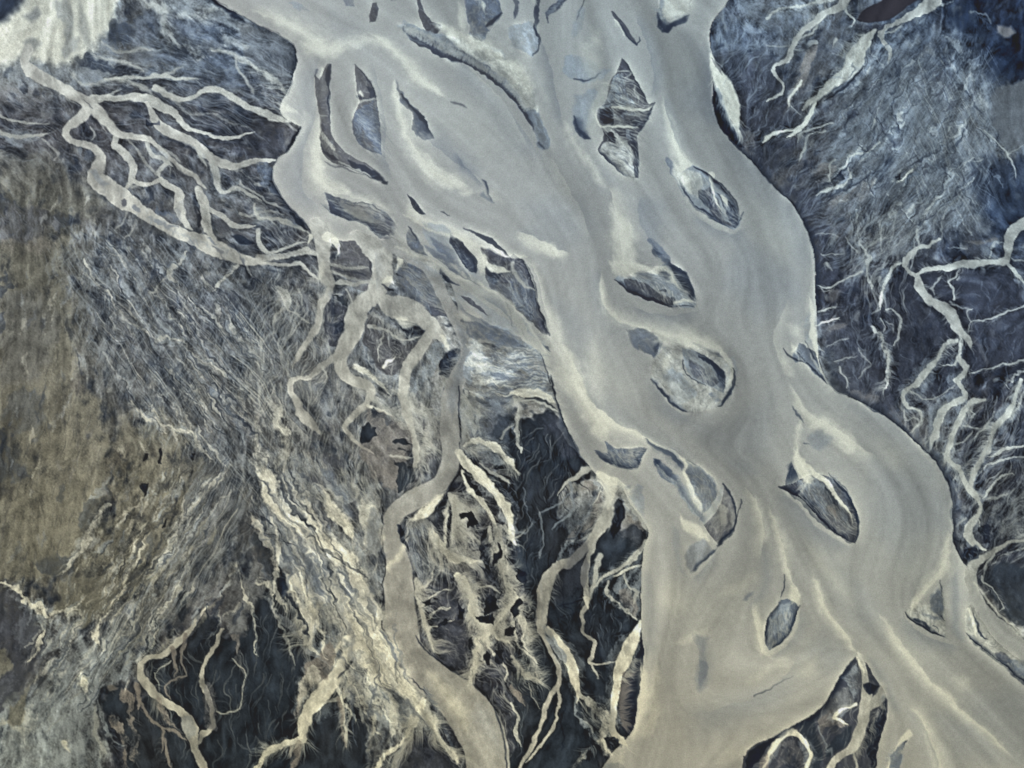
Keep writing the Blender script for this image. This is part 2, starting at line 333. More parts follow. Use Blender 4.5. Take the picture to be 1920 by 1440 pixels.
RV('L','400 840 480 900 420 1060 300 1160 120 1330 40 1400 100 1250 260 1100 340 960',1100,80,.7,122,.35)
RV('C','400 880 470 920 400 1060 260 1170 140 1330 200 1150',140,90,.55,122,.35)
RV('b','0 470 130 600 200 830 360 840 400 920 300 1090 100 1140 0 1090',600,26,.4,102,.4)
RV('c','470 560 700 560 760 700 700 900 520 900 440 720',900,70,.6,98,.8)
RV('c','480 900 620 900 720 1060 740 1220 820 1380 700 1360 580 1180',260,80,.4,62,.5)
RV('L','1640 90 1860 90 1860 380 1760 440 1600 420',1500,30,.6,125,.4)
RV('c','1680 100 1820 120 1840 380 1700 380',160,80,.5,62,.3)
RV('L','200 60 480 60 540 200 300 240',500,90,.5,20,.6)
# --- the moss and silt flats: gouges
RV('K','160 860 400 830 420 940 300 1090 160 1060',55,22,.6,105,.5,2); RV('N','0 640 180 760 220 900 150 1060 0 1060',90,22,.35,100,.6)
A('K','268 905 280 900 282 918 272 925 266 918',3,.85,1.5); A('K','296 845 303 842 303 870 298 870',2.5,.8); A('K','270 850 278 850 277 862 270 862',2.5,.8); A('K','308 978 316 972 314 985 308 988',2.5,.8); A('K','361 850 366 848 364 862 360 862',2.5,.8)
S('c','275 640 4, 200 570 0'.replace('0\'','0'),3,0)
S('c','160 488 4, 172 515 5, 190 545 5, 215 570 6, 240 598 6, 265 615 6, 300 632 5, 340 645 5, 375 665 5, 400 690 5, 420 705 4',4,.75,2,.9)
S('c','340 545 3, 365 565 4, 400 595 5, 440 630 4',4,.6,2,.9); S('c','300 560 3, 315 590 3, 335 615 3',4,.5,2,.9); S('c','265 770 4, 300 800 5, 360 810 6, 375 835 7, 395 860 6',4,.8,2,.9); S('c','240 755 4, 255 770 4,280 790 6, 310 800 5',4,.7,2,.9)
S('c','360 720 4, 380 755 5, 400 775 5',4,.6,2,.9); S('c','330 730 3, 350 745 4, 375 765 5',4,.5,2,.9)
S('c','345 475 4, 335 490 5, 318 505 8, 318 518 7, 328 530 5, 332 545 4',3,.75,1.5,.6); S('c','315 515 4, 300 535 4, 285 550 4',3,.6,1.5,.6)
S('c','447 490 5, 430 508 7, 415 525 5, 398 545 3',3,.75,1.5,.6); S('c','240 395 4, 228 415 4, 215 430 3',3,.5); S('c','255 415 4, 245 435 5, 232 448 3',3,.5)
S('c','200 945 6, 190 960 8, 175 980 8, 163 995 10, 157 1015 12, 155 1035 9, 140 1045 6, 128 1060 8, 118 1078 6',3,.8,1.6,.8)
S('c','415 885 6, 400 905 8, 380 930 8, 345 965 7, 330 1000 5, 325 1020 5, 305 1040 5, 303 1060 5',5,.65,2,1)
S('C','8 1098 8, 35 1108 9, 55 1128 11, 72 1138 10, 92 1143 5',5,.7,2.5,.8); S('c','95 1142 3, 125 1145 5, 147 1152 8, 148 1175 7, 140 1195 6, 132 1212 4',5,.7,2,.8)
S('C','230 1080 6, 226 1105 7, 220 1130 4, 215 1145 5, 190 1170 8, 183 1200 6, 184 1220 4',5,.6,2,.9); S('c','290 1070 10, 285 1100 6, 240 1180 8, 200 1210 8',6,.4,2,1)
S('C','85 1165 6, 78 1190 8, 62 1220 5, 50 1240 4',6,.6,2,.9); S('C','148 1245 8, 152 1275 12, 160 1300 16, 170 1310 12',8,.65,2,.8); S('c','110 1230 8, 75 1265 8, 60 1290 6',8,.5,2,1)
S('C','120 1390 6, 135 1410 4',3,.6); S('c','60 1300 14, 50 1360 20, 40 1420 20',20,.4,2,1)
S('c','0 1360 6, 20 1350 6, 25 1362 5, 50 1365 3',4,.4)
# --- far north-west: stream under the silt sheet
S('c','262 -10 14, 305 18 10, 316 50 9, 325 80 12, 360 100 14, 400 122 10',12,.6,2,.8); S('c','310 25 8, 350 30 8, 400 22 8, 440 35 5',8,.4,2,.9); S('c','400 45 20, 430 70 20, 450 90 16, 480 80 16',14,.4,2,.9)
S('c','200 150 4, 230 148 6, 262 146 7, 300 144 9, 330 148 6, 372 149 4',3,.85); S('c','300 142 7, 325 136 5, 345 126 3',4,.6); S('c','148 152 5, 165 158 5, 182 160 4, 210 150 5, 240 155 6, 270 165 10, 285 178 10',5,.6)
S('c','165 95 6, 183 108 6, 205 112 5, 240 118 5, 270 132 4',5,.6); S('c','195 80 4, 215 92 6, 240 98 6, 285 92 4',5,.6); S('c','120 122 12, 140 142 12, 150 160 8',8,.7,1,.5)
S('c','390 93 7, 425 98 7, 447 108 7, 470 118 8, 495 135 9, 520 160 10, 540 185 12',6,.65,1,.5); S('c','445 110 4, 447 132 5, 465 155 5, 480 175 4',4,.6)
S('c','175 182 4, 205 180 5, 225 167 3',2.5,.7); S('c','320 174 6, 350 210 5, 400 215 4, 430 230 5, 470 240 5',5,.4,1,.5)
# --- south-west streams
S('S','390 1140 5, 375 1155 5, 362 1172 8, 345 1190 11, 325 1210 12, 302 1228 9, 278 1231 10, 264 1243 10, 262 1266 12, 274 1285 16, 294 1305 19, 315 1320 15, 335 1327 14, 350 1342 15, 357 1362 24, 360 1385 17, 366 1410 15, 378 1435 16, 400 1480 18',3,1,.8,.15,'st:sw')
S('c','262 1255 20, 262 1275 12',6,.7); A('L','342 1345 352 1340 365 1355 364 1375 354 1385 344 1365',5,.5)
FR('c','345 1190 325 1210 302 1228 278 1231',1,22,60,.5); FR('c','274 1285 294 1305 315 1320',1,40,60,.5,80)
S('P','345 1188 8, 345 1205 9, 338 1228 5, 344 1250 4, 348 1268 3, 332 1274 3, 315 1284 3, 312 1298 3, 320 1312 3',2,.75); S('P','322 1215 9, 326 1240 6, 330 1262 3, 328 1272 2',3,.8); S('c','318 1236 3, 305 1250 3, 297 1262 2',2,.6); S('c','292 1262 3, 296 1280 2, 300 1292 2',2,.6)
S('S','418 1180 3, 408 1192 8, 402 1215 9, 390 1237 9, 378 1257 9, 377 1275 9, 388 1298 9, 398 1325 10, 401 1352 10, 390 1374 8, 374 1380 10, 368 1400 6',3,.95,1,.4,'st:sw2')
A('B','385 1275 395 1280 408 1330 402 1375 385 1365',6,.6,1,1.4)
S('c','408 1335 3, 425 1338 3, 445 1332 3, 455 1320 2, 455 1290 2, 459 1262 3, 448 1245 4, 440 1235 4',2,.6); S('P','440 1195 8, 448 1215 6, 450 1240 5, 455 1260 4',4,.6,2,1)
S('P','262 1316 4, 275 1335 5, 290 1355 5, 308 1365 5, 330 1372 7, 350 1388 6',2.5,.8); S('P','302 1365 6, 305 1385 4, 301 1410 3',3,.8); S('P','308 1385 5, 315 1410 7, 322 1440 6',3,.8); S('P','296 1290 5, 300 1330 12, 315 1350 8, 340 1372 5',6,.7,2,1.3)
S('P','236 1295 15, 243 1320 15, 246 1345 10',5,.85,2,.6); S('P','256 1290 14, 259 1315 10, 262 1335 6',5,.85,2,.6); S('P','208 1290 10, 222 1290 6',4,.7); S('P','212 1335 10, 225 1370 14, 235 1400 12, 236 1430 10, 248 1460 6',5,.8,2.5,1); S('P','245 1350 8, 252 1400 8, 256 1430 6',5,.7,2.5,1)
S('L','188 1320 7, 196 1350 7, 205 1380 6, 215 1400 4, 235 1403 3',4,.7,2,.8); S('c','175 1320 8, 180 1360 8, 185 1400 8, 200 1440 8',8,.4,2,.8)
# --- NW stream system
S('S','52 92 22, 46 112 17, 55 130 22, 85 150 24, 120 167 22, 150 185 22, 174 200 24, 188 214 20, 205 230 17, 225 248 15, 250 256 10, 278 261 9, 292 272 8, 305 284 8, 322 303 8, 345 320 9, 364 328 9, 375 343 8, 388 354 7',4,1,.7,.12,'st:nw')
S('S','168 202 24, 150 220 20, 128 238 14, 123 252 13, 135 265 13, 160 270 15, 179 277 15, 190 295 17, 184 315 26, 182 335 34, 202 352 36, 225 368 35, 255 387 30, 285 408 26, 315 428 22, 350 443 22, 390 458 28, 430 476 24, 462 487 17, 500 492 10',4,1,.7,.15,'st:loop')
A('M','155 285 172 280 182 292 172 305 160 300',6,.6,1,.5); A('L','170 320 180 335 195 350 205 345 190 330 182 315',5,.6); S('L','150 280 8, 150 292 5',3,.7); A('b','229 370 238 368 240 377 232 379',3,.8,2); A('M','254 385 262 382 264 392 257 394',3,.6,2); S('M','270 398 5, 290 412 6, 315 428 5, 330 440 4',6,.6,3,1.2); S('M','300 395 6, 315 405 8, 330 415 5',4,.7,3,1.2); S('M','395 448 5, 410 456 4',4,.6,2,.8); S('M','430 460 6,450 475 6',5,.35)
FR('L','280 405 350 443 430 470',1,14,80,.5)
S('S','172 187 14, 200 186 13, 230 184 11, 262 183 16, 285 190 19, 308 202 16, 328 212 14, 342 228 12, 356 243 9, 382 252 7, 412 257 6, 445 256 5, 478 246 4',3,.95,.8,.2)
S('S','275 193 8, 285 212 12, 300 238 17, 328 253 18, 360 270 18, 390 291 17, 422 308 16, 450 312 12, 482 302 10, 515 297 10',3,.95,.8,.15,'st:mid')
S('S','290 165 12, 318 180 11, 343 186 8, 362 181 8, 385 171 11, 412 171 12, 443 189 13, 480 205 12, 512 220 14, 545 232 18',4,.95,.8,.2)
S('c','370 278 7, 382 302 7, 388 310 8',4,.8); S('c','395 302 10, 404 325 10, 412 350 9, 422 360 10, 445 352 6, 460 362 5, 490 380 4',3,.8); S('c','425 312 5, 450 325 6, 475 340 6, 500 352 5',5,.5,1,.8)
S('S','222 250 12, 213 268 12, 228 285 17, 244 303 14, 250 325 12, 245 343 10, 232 357 9',3,.9,.8,.3); S('S','249 338 7, 262 347 7, 285 344 7, 302 338 11, 318 350 14, 338 362 14, 337 390 17, 343 415 15, 360 432 12',3,.95,.8,.3)
S('S','372 355 11, 382 380 15, 383 405 17, 390 430 20, 405 448 18',3,.95,.8,.3); S('S','388 392 10, 408 402 9, 428 415 9, 446 423 8, 482 420 7',2.5,.85,.8,.2)
S('c','273 262 8, 280 288 8, 302 297 9, 322 315 9',3,.8); S('c','312 305 9, 298 322 7, 300 338 6',3,.8); S('c','238 255 5, 250 275 4, 262 290 5, 272 310 5, 290 322 5, 300 335 5',3,.6); S('c','238 345 5, 250 352 5, 265 349 5',3,.6)
S('c','292 273 5, 312 285 5, 330 298 6, 338 308 5',3,.6)
A('K','225 262 235 258 232 266 226 270',2.5,.8); A('N','275 228 292 225 290 232 278 232',4,.7,2,.6); A('b','365 405 376 395 375 415 372 428 366 420',3,.8,1.5); A('N','438 440 448 438 470 446 478 455 460 458 444 452',4,.8); A('B','398 408 430 420 445 440 470 440 440 432 420 440 405 425',4,.6)
S('N','300 255 3.9, 330 268 3.9, 350 275 4.7, 372 290 3.9',4,.4); S('K','155 188 2.3, 175 205 2.3',2,.6)
S('c','-10 213 5, 12 222 4, 30 228 5, 62 230 4, 95 229 2',2.5,.65); S('c','-10 240 6, 18 256 7, 45 260 7, 72 258 6, 95 250 3',3,.75); S('c','80 262 3, 95 275 4, 110 290 4, 103 300 2',3,.5)
S('c','187 222 4, 195 238 3, 200 245 2',2.5,.5); S('c','172 235 3, 178 250 3, 170 262 3',2,.5); S('c','112 178 4, 130 187 3, 145 200 2',3,.5)
S('c','390 500 4',3,0)
S('S','480 490 9, 530 497 7, 560 492 6, 575 508 6, 600 521 6',3,.8); S('S','485 484 14, 525 478 14, 570 474 14, 602 476 20',5,.9,.8,.4); S('c','486 430 9, 488 458 11, 505 470 8, 530 465 5, 560 455 4, 575 458 3',3,.8)
S('c','480 388 4, 487 408 6, 520 414 6, 550 425 7, 580 436 8',2.5,.85); S('c','450 345 4, 480 365 4, 500 380 4, 540 400 3, 570 415 3',2.5,.6); S('c','448 400 3, 470 405 3, 510 400 3, 535 408 2',2.5,.6)
RV('c','470 320 520 350 590 440 590 470 480 440 430 360',200,60,.42,28,.9)
S('K','545 405 4.7, 560 420 12, 573 432 14',3,.7); 
RV('c','470 490 600 500 640 560 600 620 500 560',260,50,.5,50,1.2)
S('c','525 540 8, 535 560 14, 537 582 8',4,.7,1.5,.6); S('c','537 580 4, 555 592 3, 580 605 3',2.5,.6); S('c','530 575 5, 515 590 5, 513 605 4',2.5,.6); S('c','560 545 5, 567 560 5, 565 575 4',2.5,.5)
# --- the great river
A('G','300 -200 360 -60 405 0 450 27 500 54 540 76 555 96 553 130 543 160 532 182 524 205 538 226 565 238 556 262 540 285 520 297 512 312 510 335 522 362 545 392 578 425 600 440 640 450 680 458 745 478 790 495 830 515 852 545 862 600 880 648 930 645 1000 690 1035 705 1045 755 1062 795 1075 830 1090 860 1108 878 1125 895 1160 905 1180 938 1208 978 1216 1000 1208 1025 1203 1060 1202 1120 1205 1190 1203 1240 1196 1310 1186 1368 1172 1385 1150 1410 1130 1440 1110 1480 1100 1700 2200 1700 2200 1390 2000 1240 1920 1195 1890 1170 1862 1150 1842 1122 1832 1100 1830 1078 1808 1056 1795 1035 1786 1008 1785 950 1782 925 1768 885 1740 850 1715 828 1690 805 1650 775 1620 757 1580 738 1556 722 1540 690 1534 660 1531 600 1528 530 1529 500 1522 460 1512 430 1500 405 1485 385 1460 360 1440 338 1405 300 1380 270 1352 242 1337 205 1335 165 1338 115 1333 90 1330 55 1345 28 1366 0 1390 -60 1400 -240',3,1,.45,0,'river')
A('b','1603 1235 1575 1265 1555 1305 1530 1335 1495 1355 1455 1378 1412 1397 1397 1415 1390 1440 1380 1640 1630 1640 1642 1440 1652 1385 1664 1345 1664 1310 1648 1280 1625 1245',3,1,.6,.5,'isl:wedge')
# dark wet cut banks
for p in ('405 0 450 26 500 53 542 76 555 98 553 130', '1366 0 1345 28 1331 55 1334 90', '1352 242 1380 270 1405 300 1440 338 1485 385 1512 430 1528 500 1530 600 1534 660 1555 722 1620 757 1690 805 1740 850 1768 885 1783 925 1786 1008 1808 1056',
          '1035 705 1045 755 1062 795 1075 830 1090 860 1106 877', '1208 1030 1203 1060 1203 1190 1202 1250 1196 1310 1186 1368', '1603 1235 1575 1265 1555 1305 1530 1335 1495 1355 1440 1386', '1925 1200 1890 1170 1862 1150 1842 1122'):
    v = nums(p, 2); q = np.column_stack([v, np.full(len(v), 2.2)]); OPS.append(['S', 'K', q, 2.6, .5, .7, 0, None, 0])
# submerged grey depths
for q in ('1200 375 1245 380 1255 430 1225 455 1200 405','980 380 1090 370 1120 420 1080 460 1000 420','1380 450 1480 500 1490 560 1420 600 1360 540','1640 860 1740 900 1760 980 1700 1060 1640 980','1040 560 1090 600 1100 700 1070 760 1045 650','1240 760 1360 790 1440 740 1450 860 1350 860','1290 1330 1400 1290 1480 1300 1400 1350 1300 1400','1540 1040 1620 1110 1650 1200 1560 1120','1780 1330 1900 1290 1990 1340 1990 1440 1860 1420','1740 1340 1800 1340 1860 1420 1780 1440','620 20 700 60 690 100 640 80','1280 60 1330 120 1330 230 1280 200','1110 300 1150 330 1130 350 1100 330','1545 1180 1600 1230 1570 1260 1500 1240'):
    A('g',q,60,.32,1,.15)
for q in ('1400 380 1500 440 1480 480 1420 450','1100 640 1200 720 1160 760 1100 720','1500 640 1600 780 1520 720 1470 660','800 180 900 180 960 260 900 300 840 250','1690 1000 1760 1000 1740 1080 1680 1100','1250 1130 1400 1080 1420 1150 1300 1200','1660 1180 1760 1220 1740 1260 1680 1240'):
    A('c',q,60,.35,1,.1)
# silt plumes over shoals
for p, s, a in (('470 18 14, 530 45 14, 580 70 20, 608 92 24, 620 112 8',16,.85),('540 75 10, 590 92 16, 640 85 20, 700 78 20, 760 100 10',18,.6),('690 58 10, 735 90 12, 760 122 10, 790 152 10, 818 172 10, 842 192 6',11,.8),('738 130 8, 747 190 12, 755 235 14, 775 280 16, 810 320 24, 850 342 22, 892 355 14',14,.8),('600 215 10, 600 260 14, 595 300 20, 600 335 24, 640 356 14, 680 372 8',12,.8),('500 186 8, 540 206 14, 562 222 24',10,.8),
  ('1055 210 10, 1068 250 12, 1090 290 12, 1120 330 14, 1150 365 16',16,.6),('1145 360 18, 1150 400 26, 1165 435 38, 1172 470 36, 1180 500 36, 1215 505 20',14,.85),('1100 30 30, 1118 80 40, 1135 120 24',26,.6),('1245 180 8, 1258 225 9, 1266 262 14, 1282 300 20, 1295 325 20, 1302 350 8',10,.85),
  ('960 438 10, 990 455 12, 1030 470 16, 1060 480 8',16,.7),('1125 495 8, 1128 560 10, 1145 590 14, 1175 610 14, 1220 624 18, 1265 634 20, 1310 640 16, 1350 652 10, 1366 668 6',11,.85),('1040 640 10, 1070 670 16, 1085 720 18, 1100 760 18, 1130 788 18, 1165 802 14, 1200 815 10, 1240 836 9, 1270 858 8, 1310 885 12, 1358 912 10',12,.75),
  ('1105 745 26, 1118 785 40, 1140 822 44, 1165 832 20',18,.75),('1480 720 8, 1500 765 14, 1530 790 20, 1570 812 20, 1600 838 26, 1635 850 20',18,.7),('1505 775 10, 1492 820 10, 1492 860 12',10,.7),('1395 915 14, 1418 950 16, 1428 1000 14, 1424 1045 10',22,.55),('1440 950 8, 1460 1000 12, 1476 1060 8, 1490 1100 10',14,.55),
  ('1778 985 10, 1776 1040 12, 1766 1075 14, 1745 1100 12, 1722 1122 12, 1708 1142 14',9,.7),('1528 1070 6, 1540 1120 9, 1562 1165 8, 1590 1200 6, 1612 1232 6',8,.6),('1420 1120 8, 1422 1185 12, 1430 1225 12, 1460 1225 8',12,.6),('1480 1085 10, 1490 1118 14, 1505 1150 6',9,.7),('1235 1215 12, 1226 1290 16, 1220 1350 14, 1195 1400 20',18,.5),
  ('1350 1175 16, 1310 1192 12, 1250 1210 10',18,.4),('1640 1140 6, 1690 1210 7, 1730 1260 9, 1790 1320 9, 1860 1380 6, 1900 1420 5',8,.45),('1700 1320 8, 1735 1370 8, 1755 1440 10, 1760 1500 10',9,.5),('1760 1260 30, 1810 1290 40, 1840 1310 20',24,.35),('1180 1400 20, 1160 1420 14, 1165 1460 20',10,.6),('1380 1290 10, 1440 1260 12, 1500 1200 10',20,.25),('1440 1060 12, 1380 1100 16, 1330 1120 10',20,.25),
  ('1520 590 20, 1528 625 12, 1532 660 6',8,.8),('1522 520 6, 1516 570 8, 1510 600 10',8,.3),('1450 640 10, 1480 700 14, 1490 730 10',16,.5),('1430 1400 14, 1380 1410 10, 1330 1440 20',20,.35)):
    S('C',p,s,a,1,.25)
S('c','540 140 16, 560 190 10',16,.3); S('c','850 440 14, 900 450 12, 960 470 12',10,.4)
# soft submerged bars
S('b','845 192 3, 860 196 6, 875 201 3',4,.6); S('N','905 334 2.3, 912 350 3.9, 916 360 2.3',4,.7); S('M','905 362 8, 918 372 6, 927 382 3',5,.7); S('g','858 285 8, 868 310 10, 885 320 8',12,.5)
A('M','745 150 757 178 770 195 790 215 805 240 812 260 795 262 780 255 772 240 776 220 765 205 752 190',5,.65,1,.9,'isl:fin'); S('K','753 178 2.3, 765 193 3.9, 778 210 3.1, 790 222 6.2, 802 242 5.5',3,.75)
A('L','540 5 560 5 582 22 560 20',4,.7,1,.9); A('M','640 -5 668 -5 665 12 650 8',4,.7,1,.9); A('M','735 -5 748 -5 745 5 738 4',3,.7); A('b','692 30 700 6 709 5 708 25 704 40 694 42',3,.9,.6,.5,'isl:sliver')
A('g','1310 1190 1330 1195 1325 1240 1328 1290 1314 1300 1305 1260 1318 1230',8,.6); A('M','1314 1235 1324 1240 1326 1262 1316 1290 1313 1265',5,.55); S('g','1300 1192 10, 1325 1200 12',6,.5); S('M','1415 1105 6, 1400 1120 8, 1385 1125 4',6,.5); S('K','1418 1303 3.1, 1430 1297 3.9, 1450 1288 2.3, 1485 1268 1.6',3,.55)
A('g','1505 818 1545 803 1562 825 1550 840 1525 838',12,.75,1,.6); S('N','1503 829 2.3, 1515 832 1.6',3,.6); S('N','1487 766 2.3, 1495 778 4.7, 1506 792 1.6',4,.65)
# --- northern bars
A('b','784 -5 788 28 794 48 803 66 815 68 832 48 812 40 798 20 791 -5',2.5,.95,.6,.6,'isl:spike')
A('M','868 -5 876 30 882 52 880 66 886 72 904 78 912 64 924 46 946 22 934 -5 900 0',4,.95,1,1,'isl:patch'); S('N','912 48 4.7, 930 34 10, 946 22 4.7',4,.9); S('C','900 -4 14, 908 20 8, 912 30 4',6,.8); S('C','860 -5 12, 866 40 14, 868 68 12',8,.8); S('N','865 70 2.3, 880 78 4.7, 900 90 6.2, 920 98 3.1',4,.6,1,.6); FR('c','870 75 900 82 925 92',-1,16,60,.6)
A('L','745 46 775 42 800 58 840 66 880 74 915 84 945 98 955 120 980 140 1000 165 1006 190 1014 215 1022 240 1031 265 1026 282 1015 286 1007 275 1000 250 990 225 975 200 955 180 930 158 900 140 870 122 840 110 810 100 785 85 765 65',5,.95,1,.5,'isl:comb')
A('C','830 48 870 60 920 90 950 110 985 140 1005 175 1010 210 990 200 970 170 930 140 880 108 850 85',10,.8,1,.6)
S('N','758 52 6.2, 790 70 18, 815 88 20, 845 101 22, 875 114 22, 905 130 20, 930 148 18, 955 168 10',4,.85,1,.6); S('K','955 176 3.9, 975 193 5.5, 988 215 5.5, 999 242 4.7',3,.9); S('L','1000 215 14, 1012 240 14, 1020 262 14, 1016 278 8',4,.8,1,1); S('N','1008 270 3.9, 1018 282 4.7',4,.7)
FR('L','758 40 800 66 850 92 905 122 955 158',1,20,420,.85,None,1,35); FR('c','960 130 985 150 1000 190',1,26,90,.6)
S('N','963 -5 10, 969 15 9, 966 35 3.9',4,.8,1,.7); A('L','955 50 1000 40 1014 60 1005 90 998 108 975 95 958 85',8,.7,1,.8,'isl:palebar'); S('N','1012 -5 9, 1006 25 9, 1008 50 6.2, 1014 70 4.7, 1008 90 3.1, 998 106 3.1',3,.9,1,.5); FR('c','1000 0 1002 50',-1,8,50,.8)
S('N','1058 -5 14, 1042 15 15, 1028 28 13, 1028 42 3.9',4,.8,1,.9); FR('L','1058 -5 1042 15 1026 30',1,12,50,.7); S('K','1094 -5 3.1, 1090 18 3.1, 1082 40 1.6',3,.85); A('L','1088 10 1100 20 1095 60 1078 72 1072 60',8,.5,1,.8)
A('L','1058 105 1100 112 1142 130 1115 146 1075 148 1055 132',12,.75,1,.8); S('N','1078 148 1.6, 1105 144 3.1, 1124 135 1.6',3,.85); A('L','1076 175 1112 165 1125 190 1112 230 1092 245 1074 220',12,.7,1,.8); S('N','1075 216 3.1, 1083 238 9, 1098 255 13, 1107 262 4.7',4,.85); FR('L','1115 170 1110 210 1095 240',1,26,90,.5)
S('b','1150 24 5, 1165 45 10, 1180 65 10, 1192 83 7',3,.9,.7,.5); S('N','1160 42 2.3, 1178 66 3.1, 1192 84 3.1, 1198 70 1.6',2.5,.9); S('C','1155 40 3, 1172 65 3',3,.8)
A('C','1238 -5 1300 -5 1298 20 1270 34 1245 36 1238 15',10,.6,1.0,0,'isl:topbar'); S('N','1232 22 4.7, 1238 45 13, 1250 54 15, 1268 44 10, 1285 33 9, 1298 24 3.1',4,.9); FR('L','1242 -5 1240 20 1248 40',1,16,70,.8)
# braided island
A('b','1167 108 1182 135 1200 162 1217 193 1229 192 1212 228 1199 250 1195 285 1198 331 1172 328 1140 305 1122 282 1132 262 1132 245 1120 220 1122 205 1135 195 1145 150 1155 139',3,.95,.7,.6,'isl:braid')
A('L','1152 145 1166 140 1172 160 1180 184 1206 200 1166 204 1126 203 1138 188',5,.9,1,1); A('c','1122 234 1150 237 1160 250 1176 262 1180 285 1192 330 1165 326 1140 300 1128 285 1140 262 1146 250',6,.85,1,.8)
A('K','1126 206 1140 205 1150 214 1153 231 1136 229 1127 221',2.5,.95,1.5); A('K','1134 248 1150 246 1160 254 1156 268 1143 264',3,.95,2); A('N','1184 222 1200 224 1206 234 1194 238',2.5,.85,1.5,.6); S('N','1135 199 2, 1155 197 4, 1182 204 3',3,.8,1.5,.6); S('N','1146 178 2, 1165 182 4, 1185 190 5',4,.6,1.5,.9)
S('C','1118 206 4, 1124 232 4, 1150 236 4, 1172 237 4, 1197 238 3',2.5,.85); S('C','1150 204 5, 1180 207 4, 1208 205 4, 1226 198 3',2.5,.85); S('c','1158 137 2, 1182 137 3, 1172 150 4',2.5,.8); S('c','1188 165 4, 1200 180 5, 1203 192 3',3,.6,1.5); S('L','1150 215 6, 1165 225 8, 1180 215 6, 1200 214 6',4,.7,2,1); S('L','1180 245 8, 1188 262 5',4,.6,2,1)
E('N','1124 283 5, 1140 304 8, 1160 320 6, 1178 330 3',-1,.9); E('N','1194 236 5, 1190 262 12, 1196 300 8, 1198 331 6',1,.7); RV('c','1125 150 1225 190 1200 330 1130 300',110,22,.6,35,.9); RV('N','1140 270 1195 280 1192 325 1150 310',50,18,.6,40,.8)
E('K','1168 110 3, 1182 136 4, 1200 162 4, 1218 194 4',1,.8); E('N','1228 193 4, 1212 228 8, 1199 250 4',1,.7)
# east bank bar
A('N','1337 162 1346 178 1358 198 1370 228 1382 258 1395 275 1375 268 1352 240 1339 205',3,.9,.6,.6); S('C','1334 100 7, 1340 125 14, 1350 150 24, 1362 178 34, 1374 208 28, 1382 232 14, 1382 250 4',4,1,.7,0,'isl:eastbar'); FR('L','1344 165 1352 190 1366 222 1378 245',1,26,110,.7,110); S('B','1337 105 2, 1345 120 6, 1352 138 3',3,.6)
# oval island
A('M','1244 290 1255 298 1266 325 1282 355 1300 380 1285 375 1266 345 1252 315',5,.7,1,.8)
A('L','1300 308 1322 318 1345 342 1365 365 1380 388 1391 412 1388 424 1376 431 1352 422 1325 404 1300 382 1282 362 1272 345 1268 328 1285 318',3,.95,.5,.4,'isl:oval')
A('C','1285 318 1312 322 1318 345 1308 375 1290 365 1276 342',7,.6,1,.5); A('b','1312 362 1330 352 1345 375 1355 405 1374 426 1352 420 1330 400',4,.9,1,.9); A('N','1342 362 1358 372 1372 385 1386 405 1389 420 1378 429 1366 415 1358 392',4,.9,1,.5); S('K','1303 310 3.1, 1325 322 4.7, 1345 342 5.5, 1362 362 4.7',2.5,.9); S('N','1272 345 2.3, 1285 365 3.1, 1305 386 3.1, 1335 408 2.3',2.5,.85); S('N','1310 365 10, 1320 378 10, 1332 395 6.2',4,.8,1,.6)
S('C','1333 325 12, 1335 350 8, 1342 380 4, 1352 398 3',3,.85,1,.3); S('C','1350 368 4, 1360 378 9, 1364 388 4',2.5,.9); RV('c','1320 380 1375 380 1380 425 1330 410',40,18,.6,60,1.2); S('N','1396 396 2.3, 1392 410 3.1, 1388 418 2.3',3,.7)
# lens island in the middle
S('M','1220 452 8, 1236 468 14, 1248 484 14, 1256 492 8',5,.75,1,1); FR('N','1225 470 1245 492',-1,14,40,.6)
A('L','1152 522 1170 540 1195 555 1225 567 1262 576 1300 579 1307 562 1298 535 1283 508 1265 495 1250 488 1235 500 1210 512 1190 512 1175 520 1160 515',3,.95,.5,.4,'isl:lens')
A('b','1172 522 1190 524 1215 532 1232 548 1258 560 1262 572 1230 566 1198 553 1176 540',3,.9,1,.6); S('K','1154 524 2.3, 1172 540 3.9, 1200 554 6.2, 1228 565 6.2, 1260 575 3.9',2.5,.9); S('K','1262 562 12, 1263 572 4.7',2.5,.8); S('N','1258 496 6.2, 1272 510 15, 1287 530 16, 1298 550 14, 1303 568 3.9',3,.9,1,.6); S('K','1270 576 2.3, 1300 578 3.1',2.5,.8)
S('C','1160 505 14, 1185 505 14, 1225 505 12, 1252 502 10, 1258 512 8, 1268 532 5, 1285 548 4',6,.85,1,.4); A('N','1240 540 1250 540 1248 548 1232 546',2.5,.7); A('M','1236 508 1252 506 1258 515 1248 520',4,.6); RV('C','1220 520 1290 520 1300 570 1250 570',90,26,.6,40,1.0); S('C','1265 568 5, 1285 565 8, 1305 568 6',3,.8)
